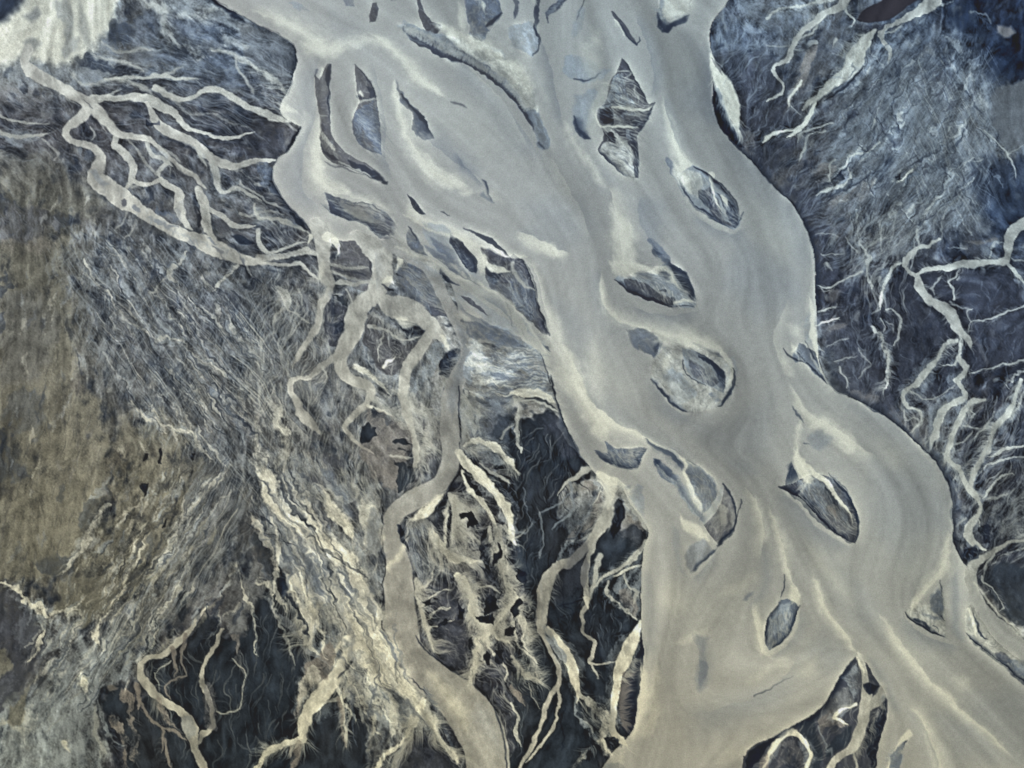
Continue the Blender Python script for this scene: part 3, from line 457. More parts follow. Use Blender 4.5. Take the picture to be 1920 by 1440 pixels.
# left dark island beside the trunk
S('K','868 428 2.3, 890 436 5.5, 915 448 9, 940 465 6.2, 960 482 3.1',2.5,.95,.7,0,'isl:slit')
A('b','903 462 925 466 950 480 963 475 985 495 998 525 1006 560 1018 600 1030 628 1018 626 1005 612 985 595 965 575 945 560 930 545 912 525 910 500',3,.95,.7,.7,'isl:arrow')
A('c','940 590 960 575 985 595 1005 615 1028 628 1038 650 1020 650 1000 640 975 620 955 600',8,.6,1,.3)
S('C','908 478 8, 915 495 9, 935 503 14, 958 508 7',4,.85,1,.3); S('c','962 488 5, 966 512 6, 985 533 5, 1004 545 4',3,.8); A('N','912 504 926 508 946 512 932 536 922 530',3,.9); A('M','958 530 1000 545 1010 580 1000 600 980 585 960 560',8,.8,1,1.2); S('K','990 504 2.3, 1002 540 3.1, 1011 580 3.1, 1022 612 6.2, 1029 628 3.1',2.5,.9); S('K','972 568 4.7, 985 580 4.7, 997 590 3.9',3,.85,1.5); S('N','978 622 2.3, 990 635 3.9, 1003 640 2.3',3,.8); S('N','1010 642 2.3, 1025 652 4.7, 1034 662 3.1',3,.85); S('K','950 566 1.6, 957 585 3.9, 960 612 2.3',3,.8)
RV('c','905 462 985 490 1005 560 960 570 910 520',60,24,.45,50,1)
# leaf-shaped island pair
A('M','1172 620 1195 614 1222 622 1240 640 1232 660 1228 674 1205 664 1184 645',7,.8,1,.7,'isl:kite'); S('N','1236 636 10, 1230 655 12, 1226 670 6.2',6,.65); A('c','1195 600 1260 632 1290 640 1280 650 1255 645 1240 640 1210 618',10,.5); A('M','1240 652 1252 650 1264 665 1258 676 1246 668',6,.7,1,.7)
A('L','1228 705 1240 680 1275 668 1290 700 1330 725 1365 730 1352 755 1340 762 1300 765 1268 755 1240 735',10,.45,1,.8)
A('c','1222 704 1232 728 1252 750 1275 765 1308 770 1340 765 1356 755 1371 735 1377 712 1371 688 1350 666 1320 654 1290 648 1262 642 1236 660 1224 684',7,.8,.6,.5,'isl:leaf'); A('L','1240 700 1262 690 1285 705 1310 735 1290 750 1262 742',10,.7,1,.9); S('C','1262 650 14, 1250 680 14, 1240 700 12',8,.6); A('M','1330 738 1350 732 1352 750 1338 752',6,.6,1,1)
A('L','1278 648 1305 658 1332 674 1352 695 1361 720 1358 738 1340 728 1322 720 1308 715 1290 695 1282 672',3,.95,.5,.5,'isl:leaf')
A('b','1290 668 1325 690 1350 715 1340 725 1312 712 1295 695',5,.7,1,1.1); S('N','1310 664 3.1, 1335 680 10, 1350 698 16, 1358 720 10',3,.9,1,.5); S('N','1300 640 2.3, 1320 650 4.7, 1345 665 4.7, 1358 675 2.3',5,.5,1,1); S('C','1352 660 8, 1368 680 8, 1371 710 7, 1365 735 7',4,.7)
S('K','1223 712 2.3, 1235 730 3.9, 1252 748 5.5, 1270 760 5.5, 1289 767 3.1',3,.85); S('K','1371 690 1.6, 1374 710 2.3, 1369 735 3.9, 1356 752 5.5, 1345 761 3.9',3,.85); S('N','1280 672 1.6, 1290 698 2.3, 1310 715 2.3, 1325 722 1.6',2.5,.7)
# comb bars below
A('M','1135 828 1155 838 1180 844 1196 840 1215 840 1202 858 1197 878 1165 873 1138 862 1115 846 1143 848',3.5,.95,.8,.9,'isl:twin'); S('N','1190 850 6.2, 1196 870 6.2',5,.7,1,.8); S('N','1135 856 3.9, 1165 870 4.7, 1192 876 3.1',4,.6,1,.8)
A('M','1222 858 1238 864 1256 885 1270 903 1262 908 1245 895 1228 876',4,.85,1,.9); FR('N','1230 865 1262 900',0,8,60,.7); S('L','1265 900 14, 1285 925 18, 1303 950 18, 1320 975 12',5,.75,1,1.1); FR('M','1265 900 1290 935 1318 970',0,10,110,.6)
S('M','1210 822 3, 1230 835 8, 1252 847 13, 1270 864 13, 1282 886 8',4,.85,1,.7); A('M','1286 864 1305 878 1335 903 1342 930 1330 955 1318 968 1305 935 1292 905',5,.8,1,.8,'isl:arch')
S('C','1282 885 6, 1298 915 8, 1312 945 8, 1318 965 4',4,.8); S('C','1283 862 3, 1284 872 3',3,.8)
A('L','1320 960 1345 930 1352 915 1358 912 1350 945 1335 985 1325 985',6,.6,1,.8)
A('B','1357 912 1368 925 1376 945 1380 975 1377 993 1364 1006 1349 1023 1342 1015 1330 1000 1322 985 1335 968 1350 948 1354 928',2.5,.95,.5,.9,'isl:drop'); S('K','1357 911 3.1, 1370 932 3.9, 1378 962 3.9, 1378 990 4.7, 1363 1008 10, 1348 1023 6.2',2.5,.95); A('C','1350 945 1362 955 1360 980 1350 985 1345 970',6,.5,1,.6)
S('N','1340 1030 4.7, 1322 1048 5.5, 1302 1064 6.2, 1294 1074 3.1',4,.75,1,.6); A('g','1295 1022 1320 1012 1342 1030 1318 1055 1293 1074 1284 1050',9,.8,1,.6,'isl:blade'); A('g','1262 985 1275 990 1275 1040 1285 1080 1270 1060 1258 1020',10,.4); S('C','1272 958 8, 1290 985 16, 1315 1000 20, 1340 1022 8',7,.8); S('K','1387 935 2.3, 1386 952 2.3, 1380 972 1.6',2.5,.8)
S('g','1222 955 8, 1230 970 6',6,.7,1,1.2); A('g','1195 912 1208 915 1210 965 1200 970 1185 950 1180 925',7,.8,1,.8); S('C','1158 903 6, 1175 915 6, 1183 928 3',3,.85); FR('M','1170 915 1200 970',-1,10,60,.5)
# eastern lens island
A('N','1484 866 1489 880 1496 905 1504 928 1490 925 1474 910 1476 885',3,.85,1,.6); FR('N','1484 870 1486 900 1500 925',1,10,70,.7)
A('b','1463 912 1480 925 1500 935 1525 960 1545 980 1560 997 1585 1012 1602 1019 1611 1002 1612 982 1607 955 1594 930 1580 912 1562 898 1545 890 1525 888 1508 892 1490 905',2.8,.95,.5,.7,'isl:east')
A('L','1490 905 1525 895 1555 925 1590 970 1600 1000 1570 985 1540 960 1510 935',8,.6,1,1.2); A('g','1548 885 1565 890 1590 915 1605 945 1590 935 1570 915',6,.7,1,.9)
S('C','1490 830 8, 1493 855 14, 1505 880 24, 1515 900 24, 1505 915 12',6,.9); S('C','1505 862 8, 1525 885 14, 1548 905 14, 1565 930 11, 1582 950 8, 1598 968 5, 1602 980 3',3,.9,1,.3); S('K','1463 912 2.3, 1485 926 4.7, 1508 945 10, 1532 966 10, 1556 994 5.5, 1585 1013 3.9, 1600 1019 3.9',2.5,.9,1,.3); S('K','1545 915 3.9, 1560 935 9, 1575 960 6.2',3,.85,1,.7); S('N','1552 885 1.6, 1575 912 4.7, 1596 935 4.7, 1608 962 3.9, 1611 995 3.1, 1603 1017 3.1',3,.85,1,.3); S('P','1553 950 4, 1563 962 8, 1570 975 6',3,.9); RV('c','1540 960 1600 975 1605 1010 1570 1000',50,18,.5,50,1.2); RV('K','1500 930 1560 940 1570 1000 1530 960',30,26,.6,45,.6)
# southern eye
A('M','1465 1124 1450 1143 1436 1162 1432 1185 1434 1208 1441 1221 1458 1212 1478 1190 1492 1165 1499 1140 1488 1128 1476 1122',3,.95,.5,.7,'isl:eye'); A('L','1462 1130 1485 1130 1480 1160 1450 1190 1440 1170',8,.5,1,1); S('K','1473 1075 1.6, 1472 1098 2.3, 1465 1118 3.9',2.5,.9); S('K','1500 1138 1.6, 1490 1168 3.1, 1472 1196 3.1, 1446 1219 2.3',3,.85); S('K','1433 1165 3.1, 1433 1205 3.1',3,.8); RV('c','1440 1160 1485 1140 1480 1190 1440 1210',80,22,.5,75,1)
S('C','1478 1088 6, 1490 1110 14, 1494 1132 14, 1482 1135 6',7,.75)
# south-east triangle
A('c','1694 1146 1710 1165 1740 1180 1774 1193 1773 1160 1767 1095 1752 1115 1738 1135 1715 1132 1705 1140',3,.95,.5,.4,'isl:triangle'); S('K','1694 1146 2.3, 1710 1164 3.1, 1740 1180 3.9, 1774 1193 3.1',2.5,.9); A('M','1742 1128 1765 1100 1768 1162 1748 1148',5,.8,1,.6); S('K','1765 1090 1.6, 1766 1118 2.3',2.5,.8); S('N','1714 1160 4.7, 1730 1166 9, 1742 1176 4.7',4,.8,1.5,.6); S('C','1720 1110 10, 1712 1135 14, 1705 1148 10',6,.8); S('M','1730 1150 4, 1748 1158 5, 1765 1160 4',4,.5); S('N','1750 1172 3.1, 1765 1182 4.7',3,.7,1.5); S('K','1765 1155 2.3, 1771 1162 2.3',2,.8)
# south-east tongue and the joining stream
A('c','1812 1140 1822 1130 1840 1165 1870 1200 1910 1235 2000 1290 2000 1340 1920 1276 1885 1250 1855 1226 1828 1206 1814 1190',5,.95,.6,.5,'isl:tongue'); S('K','1812 1190 2.3, 1828 1206 4.7, 1855 1228 3.9, 1885 1251 4.7, 1920 1275 5.5, 2000 1335 6.2',2.8,.9); S('N','1824 1150 1.6, 1832 1175 4.7, 1842 1192 6.2, 1855 1198 3.1',3,.8); S('C','1818 1140 6, 1824 1165 9, 1832 1195 9',4,.8); A('b','1865 1222 1880 1222 1900 1240 1896 1250 1875 1240',5,.7,1.5,.9); S('C','1850 1210 4, 1870 1235 4, 1900 1255 4',3,.5); A('M','1890 1240 1925 1240 1960 1275 1925 1268',6,.6,1,1)
S('c','1808 1010 6, 1800 1040 6',4,0); S('S','1930 1010 5, 1900 1016 7, 1875 1028 10, 1850 1042 15, 1828 1056 22, 1818 1080 30, 1818 1110 34',4,.95,.8,.2,'st:se'); S('c','1865 1040 8, 1850 1058 7, 1845 1080 5',3,.8); S('C','1826 1090 5, 1850 1130 6, 1880 1160 6, 1915 1190 6',5,.6); S('g','1792 1060 6, 1790 1120 14, 1795 1180 14, 1815 1215 10',14,.5); S('c','1765 1060 20, 1760 1080 10',10,.3)
# bottom wedge land
S('S','1610 1225 4, 1618 1250 14, 1622 1275 15, 1625 1300 18, 1622 1325 19, 1618 1350 22, 1612 1375 23, 1603 1398 20, 1585 1412 14, 1568 1425 12, 1558 1440 12, 1545 1500 14',3,.95,.7,.2,'st:wedge'); S('S','1655 1285 16, 1650 1308 20, 1636 1322 18, 1622 1338 12',4,.9,.7,.3); S('C','1607 1238 6, 1616 1252 12, 1620 1268 9',4,.85)
A('K','1617 1285 1632 1280 1648 1283 1638 1300 1630 1307 1622 1300',3,.9); A('K','1660 1310 1664 1330 1658 1365 1648 1400 1640 1440 1632 1440 1626 1400 1630 1362 1645 1345',3,.85,1,.4); S('L','1655 1305 10, 1650 1330 8',4,.7,1,1); FR('c','1618 1350 1612 1375 1604 1398',-1,22,60,.6); FR('c','1655 1320 1640 1345 1630 1370',-1,16,50,.6); S('c','1602 1405 6, 1606 1440 6, 1608 1480 6',3,.8); FR('c','1604 1405 1640 1425',1,16,50,.6); A('P','1538 1355 1560 1325 1585 1320 1575 1345 1590 1370 1570 1365 1550 1372 1538 1385',5,.6,2,.9); A('D','1500 1352 1530 1337 1532 1380 1545 1400 1540 1440 1520 1440 1524 1415 1515 1395 1500 1375',6,.9,1,.3)
A('D','1570 1380 1598 1360 1595 1390 1570 1410 1552 1420 1550 1400',6,.9,1,.3); S('C','1604 1323 8, 1585 1326 10, 1570 1335 11, 1565 1348 10, 1575 1352 7, 1588 1362 4',3,.95,1,.2); A('L','1575 1270 1605 1250 1612 1290 1600 1310 1590 1280',8,.7,1,1.1); A('T','1555 1310 1590 1290 1600 1320 1560 1330 1540 1345',10,.8,1,1.1)
S('C','1485 1370 20, 1465 1380 16, 1448 1400 11, 1437 1425 8, 1430 1445 6',4,.9); S('C','1482 1370 16, 1500 1382 12, 1515 1398 11, 1521 1416 10, 1515 1435 11, 1505 1470 12',3,.95,.8,.2); A('B','1462 1392 1480 1388 1498 1400 1508 1425 1495 1440 1470 1430 1455 1440',4,.7,1,1.3); RV('K','1462 1395 1500 1395 1500 1440 1460 1440',40,14,.6,100,1.2,2); A('K','1440 1384 1462 1378 1445 1392 1440 1400',3,.85); A('K','1402 1412 1425 1395 1448 1384 1438 1400 1420 1425 1412 1440 1396 1440',3,.85); A('P','1420 1420 1440 1410 1440 1440 1425 1440',4,.5,1,1)
S('L','1535 1360 2, 1538 1375 3, 1548 1395 3, 1552 1408 3',2,.6); S('L','1550 1410 4, 1560 1405 5, 1562 1418 3',2,.5)
S('C','1706 1378 20, 1692 1398 18, 1676 1420 12, 1664 1445 10, 1650 1500 10',5,.85); A('M','1705 1390 1692 1412 1685 1440 1668 1440 1672 1415 1688 1398',5,.75,1,.9); S('K','1704 1390 3.1, 1698 1400 1.6',2.5,.7)
# --- west channels on their own ground
A('B','612 120 618 118 616 155 615 190 620 213 620 235 628 262 645 285 672 300 700 315 715 328 726 343 712 342 690 332 660 318 630 308 612 298 604 280 600 250 598 215 591 175 592 140 600 148 606 130',2.5,.95,.6,.7,'isl:long')
S('N','617 120 3.9, 614 140 9, 613 165 3.1, 614 195 4.7, 620 212 3.1, 620 235 1.6',2.5,.85); S('C','604 128 6, 600 142 5',3,.7); S('N','594 130 3.1, 594 148 3.1',3,.8); S('c','600 218 4, 615 216 3',2.5,.6); A('b','598 238 605 235 612 245 602 248',3,.6,1,.9); S('C','606 252 8, 616 270 8, 628 285 5',4,.75,1,.7); S('N','603 270 2.3, 610 285 3.9, 620 296 10, 632 301 3.9',3,.9); S('N','648 302 2.3, 665 312 9, 690 322 14, 708 332 14, 718 338 6.2',2.8,.95); S('c','632 305 3, 660 316 3, 690 330 3, 718 346 3',2.5,.8); S('b','606 303 2, 640 315 4, 670 328 3, 700 333 2',3,.7); A('K','716 338 728 340 724 347 714 344',2.5,.7)
A('B','664 122 680 135 697 158 705 183 710 215 714 245 715 288 700 287 680 275 667 260 662 235 664 210 672 190 667 170 666 150',2.5,.95,.5,.3,'isl:tongue2')
A('M','666 205 700 188 708 215 713 250 714 288 700 287 680 275 667 260 663 235',4,.9,1,1); A('N','684 160 700 165 705 184 690 184',4,.8); S('K','665 122 2.3, 680 136 3.1, 696 158 3.1, 704 182 2.3',2.5,.7); S('N','668 180 6.2, 680 184 3.9, 695 184 2.3',3,.8); S('C','672 172 9, 678 178 5',4,.8); S('c','668 190 4, 690 186 4, 705 188 3',2.5,.8); RV('M','668 195 710 195 712 285 690 280',80,40,.5,55,.5)
RV('C','480 150 540 160 560 230 500 230',120,40,.4,40,.6); S('K','563 240 2.3, 555 258 4.7, 545 272 3.9, 538 284 2.3',3,.85); A('M','484 305 500 302 510 315 510 340 518 365 500 360 485 340',4,.9,1,1.1); S('N','484 240 4.7, 510 242 6.2, 525 248 4.7',8,.6,1.5,1)
S('C','505 200 6, 540 235 12',8,.4)
A('M','605 362 640 372 690 380 730 400 745 430 738 444 705 436 682 418 650 410 620 398',5,.95,1,1,'isl:westcomb'); A('N','606 362 620 368 640 392 655 402 640 405 620 396',5,.8,1,.8); A('b','700 410 728 412 742 432 730 443 706 436',6,.8,1,1.1); RV('c','610 365 700 375 745 420 700 430 640 405',150,34,.5,25,.8); S('c','655 368 6, 690 385 7, 725 400 6',4,.6,1,.6)
A('B','640 452 668 450 690 462 696 478 697 530 689 548 665 540 640 525 625 505 622 490 640 478',3,.95,.7,.9,'isl:westisle'); S('c','622 494 6, 650 500 7, 692 505 5',3,.8,1,.5); S('c','622 508 6, 650 520 7, 680 528 4',3,.75,1,.5); S('N','630 505 2.3, 655 510 3.1, 690 518 4.7',3,.7); S('K','694 470 2.3, 696 500 3.9, 697 530 3.9, 690 546 3.1',3,.8); A('M','680 455 693 462 692 475 682 470',4,.7)
A('D','625 555 655 560 654 580 640 575 632 565',4,.8,2,.9); A('b','610 560 650 580 652 620 645 650 620 648 608 620',8,.85,1.5,.9); A('N','625 600 650 600 648 625 628 622',7,.6,2,.8)
A('B','690 585 720 610 750 625 790 640 778 660 762 690 735 705 712 690 700 668 690 650 678 640',6,.9,1,.7); A('N','745 608 805 608 808 622 795 634 765 630',5,.85,1,.9); RV('c','700 610 800 610 790 680 720 700',60,34,.5,80,1.4); S('c','690 610 6, 715 618 5, 740 632 4, 760 634 4, 785 628 5',3,.7); S('c','718 625 3, 710 655 4, 715 680 3',2,.6); S('C','722 690 6, 735 675 6, 745 670 3',3,.8)
S('S','595 420 30, 605 445 36, 606 470 28, 609 500 26, 614 522 24, 622 537 17, 617 553 12, 603 572 12, 597 595 14, 590 620 14, 575 645 11, 560 662 12, 548 688 10',4,.97,.8,.2,'st:drop'); S('C','583 440 8, 578 462 6',3,.85); S('C','612 442 16, 628 448 13, 636 458 11, 637 473 9',3,.9); S('C','610 480 10, 606 500 12, 600 520 14, 612 530 8',8,.6); FR('c','600 520 600 560',1,20,60,.5); FR('c','610 520 600 570',-1,30,80,.5,60)
S('S','668 440 20, 690 455 38, 714 480 42, 717 510 40, 710 535 36, 703 556 30, 700 575 10',3,.97,.7,.1,'st:neck')
S('S','702 548 16, 687 565 30, 672 582 36, 664 605 38, 660 628 34, 649 648 34, 640 668 26, 641 690 26, 650 706 22, 664 716 18, 684 722 18, 696 736 16, 690 755 14, 670 774 14, 652 793 11, 646 806 10, 660 820 8, 680 836 6, 702 850 6',4,.97,.7,.1,'st:fork')
S('S','638 662 14, 612 678 14, 595 690 15, 580 704 10, 560 708 6, 545 715 10, 544 735 12, 560 768 14, 580 795 16, 602 814 12',4,.9,1,.4,'st:tail'); S('c','605 685 5, 610 705 4, 600 718 6',3,.6); FR('c','660 715 700 740',-1,40,110,.5,40); FR('c','665 700 720 725 745 740',-1,20,80,.5)
S('C','668 690 10, 690 700 12, 715 720 8, 735 738 5',5,.7,1,.6); S('C','695 760 8, 712 768 8, 735 778 5',4,.7); FR('c','695 745 720 765 745 780',-1,30,120,.6,15); S('c','710 535 ,10'.replace(' ,10',' 10')+', 690 530 6, 665 535 8, 640 530 10, 622 536 8',3,.8); S('c','650 545 5, 660 565 4, 655 590 3',3,.6); S('c','680 550 5,668 560 3',2,.5)
S('S','714 558 20, 735 575 38, 770 580 42, 798 600 36, 815 618 30, 830 637 22, 836 652 16',4,.95,.7,.2,'st:east fork'); S('C','735 590 20, 760 605 18, 790 612 10',7,.7); S('C','828 630 8, 838 650 8, 845 662 4',4,.7); FR('c','700 585 730 610 760 625',1,26,70,.6)
S('S','805 622 18, 794 640 24, 780 664 25, 766 688 22, 759 715 22, 757 745 20, 762 775 15, 772 805 13, 780 835 12, 782 858 10, 778 875 8, 774 890 6',3,.97,.6,.1,'st:thin'); A('L','812 640 832 650 830 670 812 700 795 720 775 745 785 700 798 670',7,.8,1,1); FR('c','790 760 800 800 786 850',-1,40,160,.55,40); FR('c','772 740 778 790',-1,30,110,.5,50); RV('c','790 640 870 650 860 720 830 860 790 860 775 730',420,50,.4,70,.8)
A('N','835 665 850 660 878 655 866 690 845 708 822 702',7,.85,1,.9); FR('c','872 650 866 690 845 710',1,26,160,.6,None,1,40)
A('M','742 490 770 498 800 510 816 540 836 580 842 592 810 586 790 566 760 545 744 520',5,.95,1,1,'isl:fanisle'); A('b','800 560 830 575 842 592 812 588',5,.8,1,.7); RV('c','745 495 810 510 838 590 790 570',220,46,.55,28,.7); S('K','713 536 3.1, 725 542 5.5, 738 548 3.1',3,.85); S('C','718 532 5, 728 524 12, 735 532 5',4,.95); S('C','748 480 8, 750 495 12, 742 508 8',5,.9); S('K','742 515 2.3, 755 520 2.3',2,.7)
S('G','728 455 26, 760 476 26, 800 500 26, 820 530 22, 835 560 20, 850 590 22, 865 620 24, 877 648 26, 876 675 28, 863 700 30, 851 725 32, 846 750 36, 843 790 36, 845 825 35, 846 850 34, 838 885 32, 826 908 34, 798 925 38, 768 942 38, 742 962 34, 734 990 32, 738 1025 36, 745 1055 46, 748 1085 56, 750 1120 58, 751 1155 60, 752 1185 64, 768 1225 60, 800 1262 66, 845 1300 78, 885 1345 86, 908 1390 86, 916 1440 80, 915 1520 80, 930 1700 80',3,1,.45,0,'st:west')
S('g','850 590 10, 866 625 14, 876 660 16, 862 700 18, 850 735 18, 846 790 20',14,.7); S('g','880 1300 30, 930 1380 30, 940 1440 20',24,.35); S('C','790 1240 16, 830 1290 30, 865 1340 34, 875 1375 20, 872 1400 8',18,.65); S('C','770 1000 6, 748 1040 10, 725 1060 8, 735 1075 6',6,.6); S('c','840 870 8, 822 905 6',5,.4); S('g','750 1200 20, 765 1230 16',12,.5)
for p in ('862 830 861 880 840 915 810 940 790 955','860 725 862 780 864 830','952 1440 942 1370 915 1310 870 1270 825 1240 795 1215 780 1190'):
    v = nums(p, 2); OPS.append(['S', 'K', np.column_stack([v, np.full(len(v), 3.0)]), 3, .75, .45, 0, None, 0])
S('K','716 1165 2.3, 722 1182 3.9, 735 1205 3.1, 750 1238 4.7, 765 1262 2.3, 788 1287 3.1, 800 1303 2.3',2.5,.85); S('K','720 955 3.1, 718 995 3.9, 714 1030 3.9, 720 1060 2.3, 718 1130 2.3, 715 1140 2.3',2.5,.75); S('N','750 982 6.2, 757 1008 12, 764 1034 4.7',3,.9)
S('c','752 450 16, 780 475 ,24'.replace(' ,24',' 24')+', 850 512 28, 905 548 30, 945 576 28, 968 600 20, 985 628 18, 1010 655 22, 1030 690 26',5,.75,.7,.2)
S('C','742 365 18, 768 398 22, 800 418 20, 850 440 18, 890 462 18, 905 490 18, 902 515 12, 892 525 6',9,.7,1,.2); S('G','742 310 20, 746 350 18, 752 400 18, 748 440 18, 735 452 16',8,.7)
A('K','762 366 776 376 798 399 788 400 772 388',2.5,.9,.7,.3,'isl:chip1'); S('K','828 396 1.6, 836 402 3.1, 844 408 1.6',2.5,.8); A('M','762 427 775 442 790 462 803 482 780 474 762 460 757 445',4,.9,.8,.8,'isl:chip2'); S('N','763 428 3.1, 770 442 3.1, 778 452 1.6',3,.8)
A('L','790 415 830 425 852 450 885 500 890 515 862 500 820 470 795 440',10,.6,1,1); A('N','842 438 858 447 880 468 897 490 893 514 878 508 860 482 846 460',4,.92,.8,.5,'isl:chip3'); S('N','822 510 1.6, 838 525 5.5, 860 536 2.3',3,.8); A('b','868 553 885 562 918 590 895 580 876 568',3,.85,1,.4,'isl:chip4'); S('N','866 600 3.1, 878 608 4.7',4,.7)
S('C','840 600 8,860 590 20, 895 600 20, 930 610 16',12,.5)
# comb plain between side channel and trunk
A('L','880 612 930 610 960 622 990 645 1012 665 1022 690 1034 722 1043 752 1010 745 960 735 905 742 885 735 868 700 882 660',8,.85,1,1.1,'isl:combplain'); 

for k in range(13):
    f_ = k/12; x0_ = 886+6*math.sin(k*2.1); y0_ = 636+f_*98; xe = 1003+f_*38; ye = 656+f_*92
    S('C', '%g %g 9, %g %g %g, %g %g %g, %g %g 4' % (x0_, y0_, x0_+35, y0_+4+5*math.sin(k*1.7), 5+2*math.sin(k*3), x0_+75, y0_+12+4*math.sin(k*2.3+1), 4+1.5*math.sin(k*5), xe, ye), 4, .38, 2, .7)
    S('M', '%g %g 2, %g %g 3, %g %g 3' % (x0_+30, y0_+8, x0_+70, y0_+14+4*math.sin(k), xe-4, ye+4), 3, .6, 2, .9)
S('K','1012 664 2.3, 1022 690 3.1, 1034 722 3.1',2.5,.8); RV('M','900 650 1010 670 1030 730 920 720',130,36,.6,10,.6)
S('C','960 738 8, 985 738 14, 1010 742 14, 1045 755 12',4,.9,1,.2); S('c','960 756 8, 990 750 6, 1020 758 5, 1045 770 6',3,.8); S('N','985 748 3.1, 1015 752 4.7, 1040 765 3.1',3,.6)
A('M','868 740 960 745 965 800 940 850 905 830 880 800 864 780',14,.6,2,1); S('c','872 735 8, 882 770 10, 890 800 12, 892 820 8',5,.7,1.5,.7); S('c','905 760 5, 900 785 6, 905 815 6',4,.5,1.5,.8); S('c','975 770 6, 972 795 10, 975 820 10, 978 842 6',4,.75,1.5,.6); S('c','940 820 5, 950 805 5, 968 790 4',3,.6); FR('c','885 740 895 815',-1,40,130,.5,40); FR('c','965 745 975 835',0,26,120,.45)
S('C','868 838 12, 898 825 15, 930 838 18, 955 865 15, 970 888 6',5,.9,1.5,.5); A('L','870 840 900 830 930 855 950 868 900 865 872 860',7,.5,1,1); FR('c','880 840 930 845 960 875',1,26,140,.6,None,1,35)
A('K','886 864 905 872 930 886 955 898 964 940 962 975 945 945 925 905 900 880',4,.95,1.5,.3); S('c','900 866 5, 930 888 8, 955 905 4',3,.85); RV('c','890 865 960 880 965 960 930 920',30,24,.5,40,1.2)
S('C','858 855 22, 880 875 28, 912 902 27, 938 938 24, 953 972 20, 960 1000 16, 965 1020 8',4,.95,1,.3); S('C','862 882 10, 878 912 16, 900 938 16, 920 965 14, 928 985 12',4,.9,1,.4); A('K','865 887 872 888 900 922 903 935 895 930 878 910',2.5,.95)
S('C','838 915 20, 812 948 26, 780 968 24, 756 972 8',6,.9,1,.3); S('C','842 930 12, 838 965 14, 834 1000 8, 836 1030 6',6,.7,1,.7); FR('c','842 925 850 960 845 1010',-1,60,330,.6,15,1,30); FR('c','850 930 905 950',1,20,90,.6); S('C','810 985 14, 822 1018 20, 850 1045 20, 880 1052 14, 905 1052 8',6,.85,1,.7); FR('c','840 1030 880 1050 905 1050',-1,40,200,.6,-10,1,40)
A('M','760 985 800 975 820 1020 850 1080 790 1090 770 1040',10,.6,1.5,1.1); RV('c','760 980 830 980 850 1080 780 1100',200,60,.5,95,.8); FR('c','765 975 800 975 825 1010',1,60,130,.5,95)
A('K','902 990 912 985 915 1040 925 1080 915 1085 905 1050 900 1010',4,.8,2,.4); S('c','915 985 10, 918 1010 12, 925 1035 14, 935 1060 10, 942 1085 8',4,.85,1.5,.6); S('c','945 985 10, 960 1000 6, 975 1000 4, 985 990 2',3,.7); S('c','958 995 8, 945 1025 5, 955 1060 5, 950 1090 5',4,.6,2,.6); FR('c','925 980 945 1060 960 1100',-1,26,200,.55,None,1,40); FR('c','918 1000 930 1060',1,20,90,.5)
# tan plain with the round pool
A('P','694 762 720 770 750 785 775 805 770 850 752 905 745 925 728 925 708 905 690 880 680 850 690 800',9,.6,2,.5); A('D','679 800 692 794 706 798 709 810 700 822 686 832 678 818',3,.95,1.5,.2); A('D','745 868 765 865 778 870 776 895 765 915 748 926 741 905',4,.9,2,.6); S('D','735 823 5, 755 828 14, 772 832 10',4,.9,1.5,.4); S('D','750 842 3, 772 845 4',3,.7); S('c','735 855 5, 765 858 5, 778 855 3',3,.7); A('N','700 770 730 775 745 790 715 785',6,.5,2,1); FR('N','700 768 740 785',-1,12,60,.6); FR('c','783 860 790 890 775 920',-1,20,70,.5); RV('c','745 880 790 850 800 880 760 930',50,26,.5,100,1.2)
# silt fans in the west centre
S('c','484 722 10, 500 745 10, 520 790 12, 540 830 16, 520 870 20, 500 900 26',10,.7,2,.7); S('C','480 860 30, 500 910 30, 525 950 30, 560 985 26, 610 1020 24, 655 1050 26, 690 1100 26',14,.75,2.5,.8); S('C','597 900 8, 618 945 16, 645 975 24, 660 1000 20, 672 1015 8',6,.85,1.5,.5); S('C','680 925 24, 694 960 32, 705 1000 34, 702 1030 26, 712 1055 10',6,.6,1.5,.5); A('b','585 930 610 950 630 975 625 985 600 980 582 960',8,.7,2,.9); A('b','650 945 670 935 680 960 680 980 665 975',7,.75,1.5,.6); A('M','702 955 718 965 716 1000 718 1045 705 1060 690 1045 690 1010',10,.5,1.5,.6); A('b','605 840 640 860 640 900 615 890',14,.6,2.5,1); A('b','590 880 620 910 600 925 575 895',10,.7,2.5,1)
FR('C','530 950 600 1010 660 1050',-1,40,160,.4,60); RV('c','480 830 700 860 720 960 640 960 500 900',520,60,.42,85,.8); S('C','660 905 8, 672 920 8, 665 940 6',6,.5); S('C','470 800 6, 490 850 20, 480 890 30',16,.5,2,1); S('C','520 740 6, 530 790 8, 545 850 14',12,.5,2,1)
A('D','478 1000 500 1005 512 1040 520 1090 500 1080 480 1060',8,.6,3,1)
S('C','690 990 12, 720 1060 4',10,0)
S('C','640 1085 40, 660 1130 40, 690 1180 44, 730 1240 50, 765 1290 40, 790 1330 24',22,.6,2,.6); S('g','678 1110 20, 700 1130 14',12,.4); S('M','690 1085 6, 700 1110 10, 714 1130 8',8,.6,1,.6)
FR('c','540 1090 570 1140 590 1180',1,60,240,.5,75,1,25); S('c','545 1080 8, 575 1110 8, 600 1120 6, 590 1150 8, 580 1180 6, 585 1205 5, 598 1230 4',4,.7,1.5,.7); S('c','610 1115 6, 595 1140 8, 583 1170 6, 575 1200 4',3,.7,1.5,.7); RV('c','530 1080 620 1090 620 1200 580 1200 550 1140',220,60,.45,75,.7)
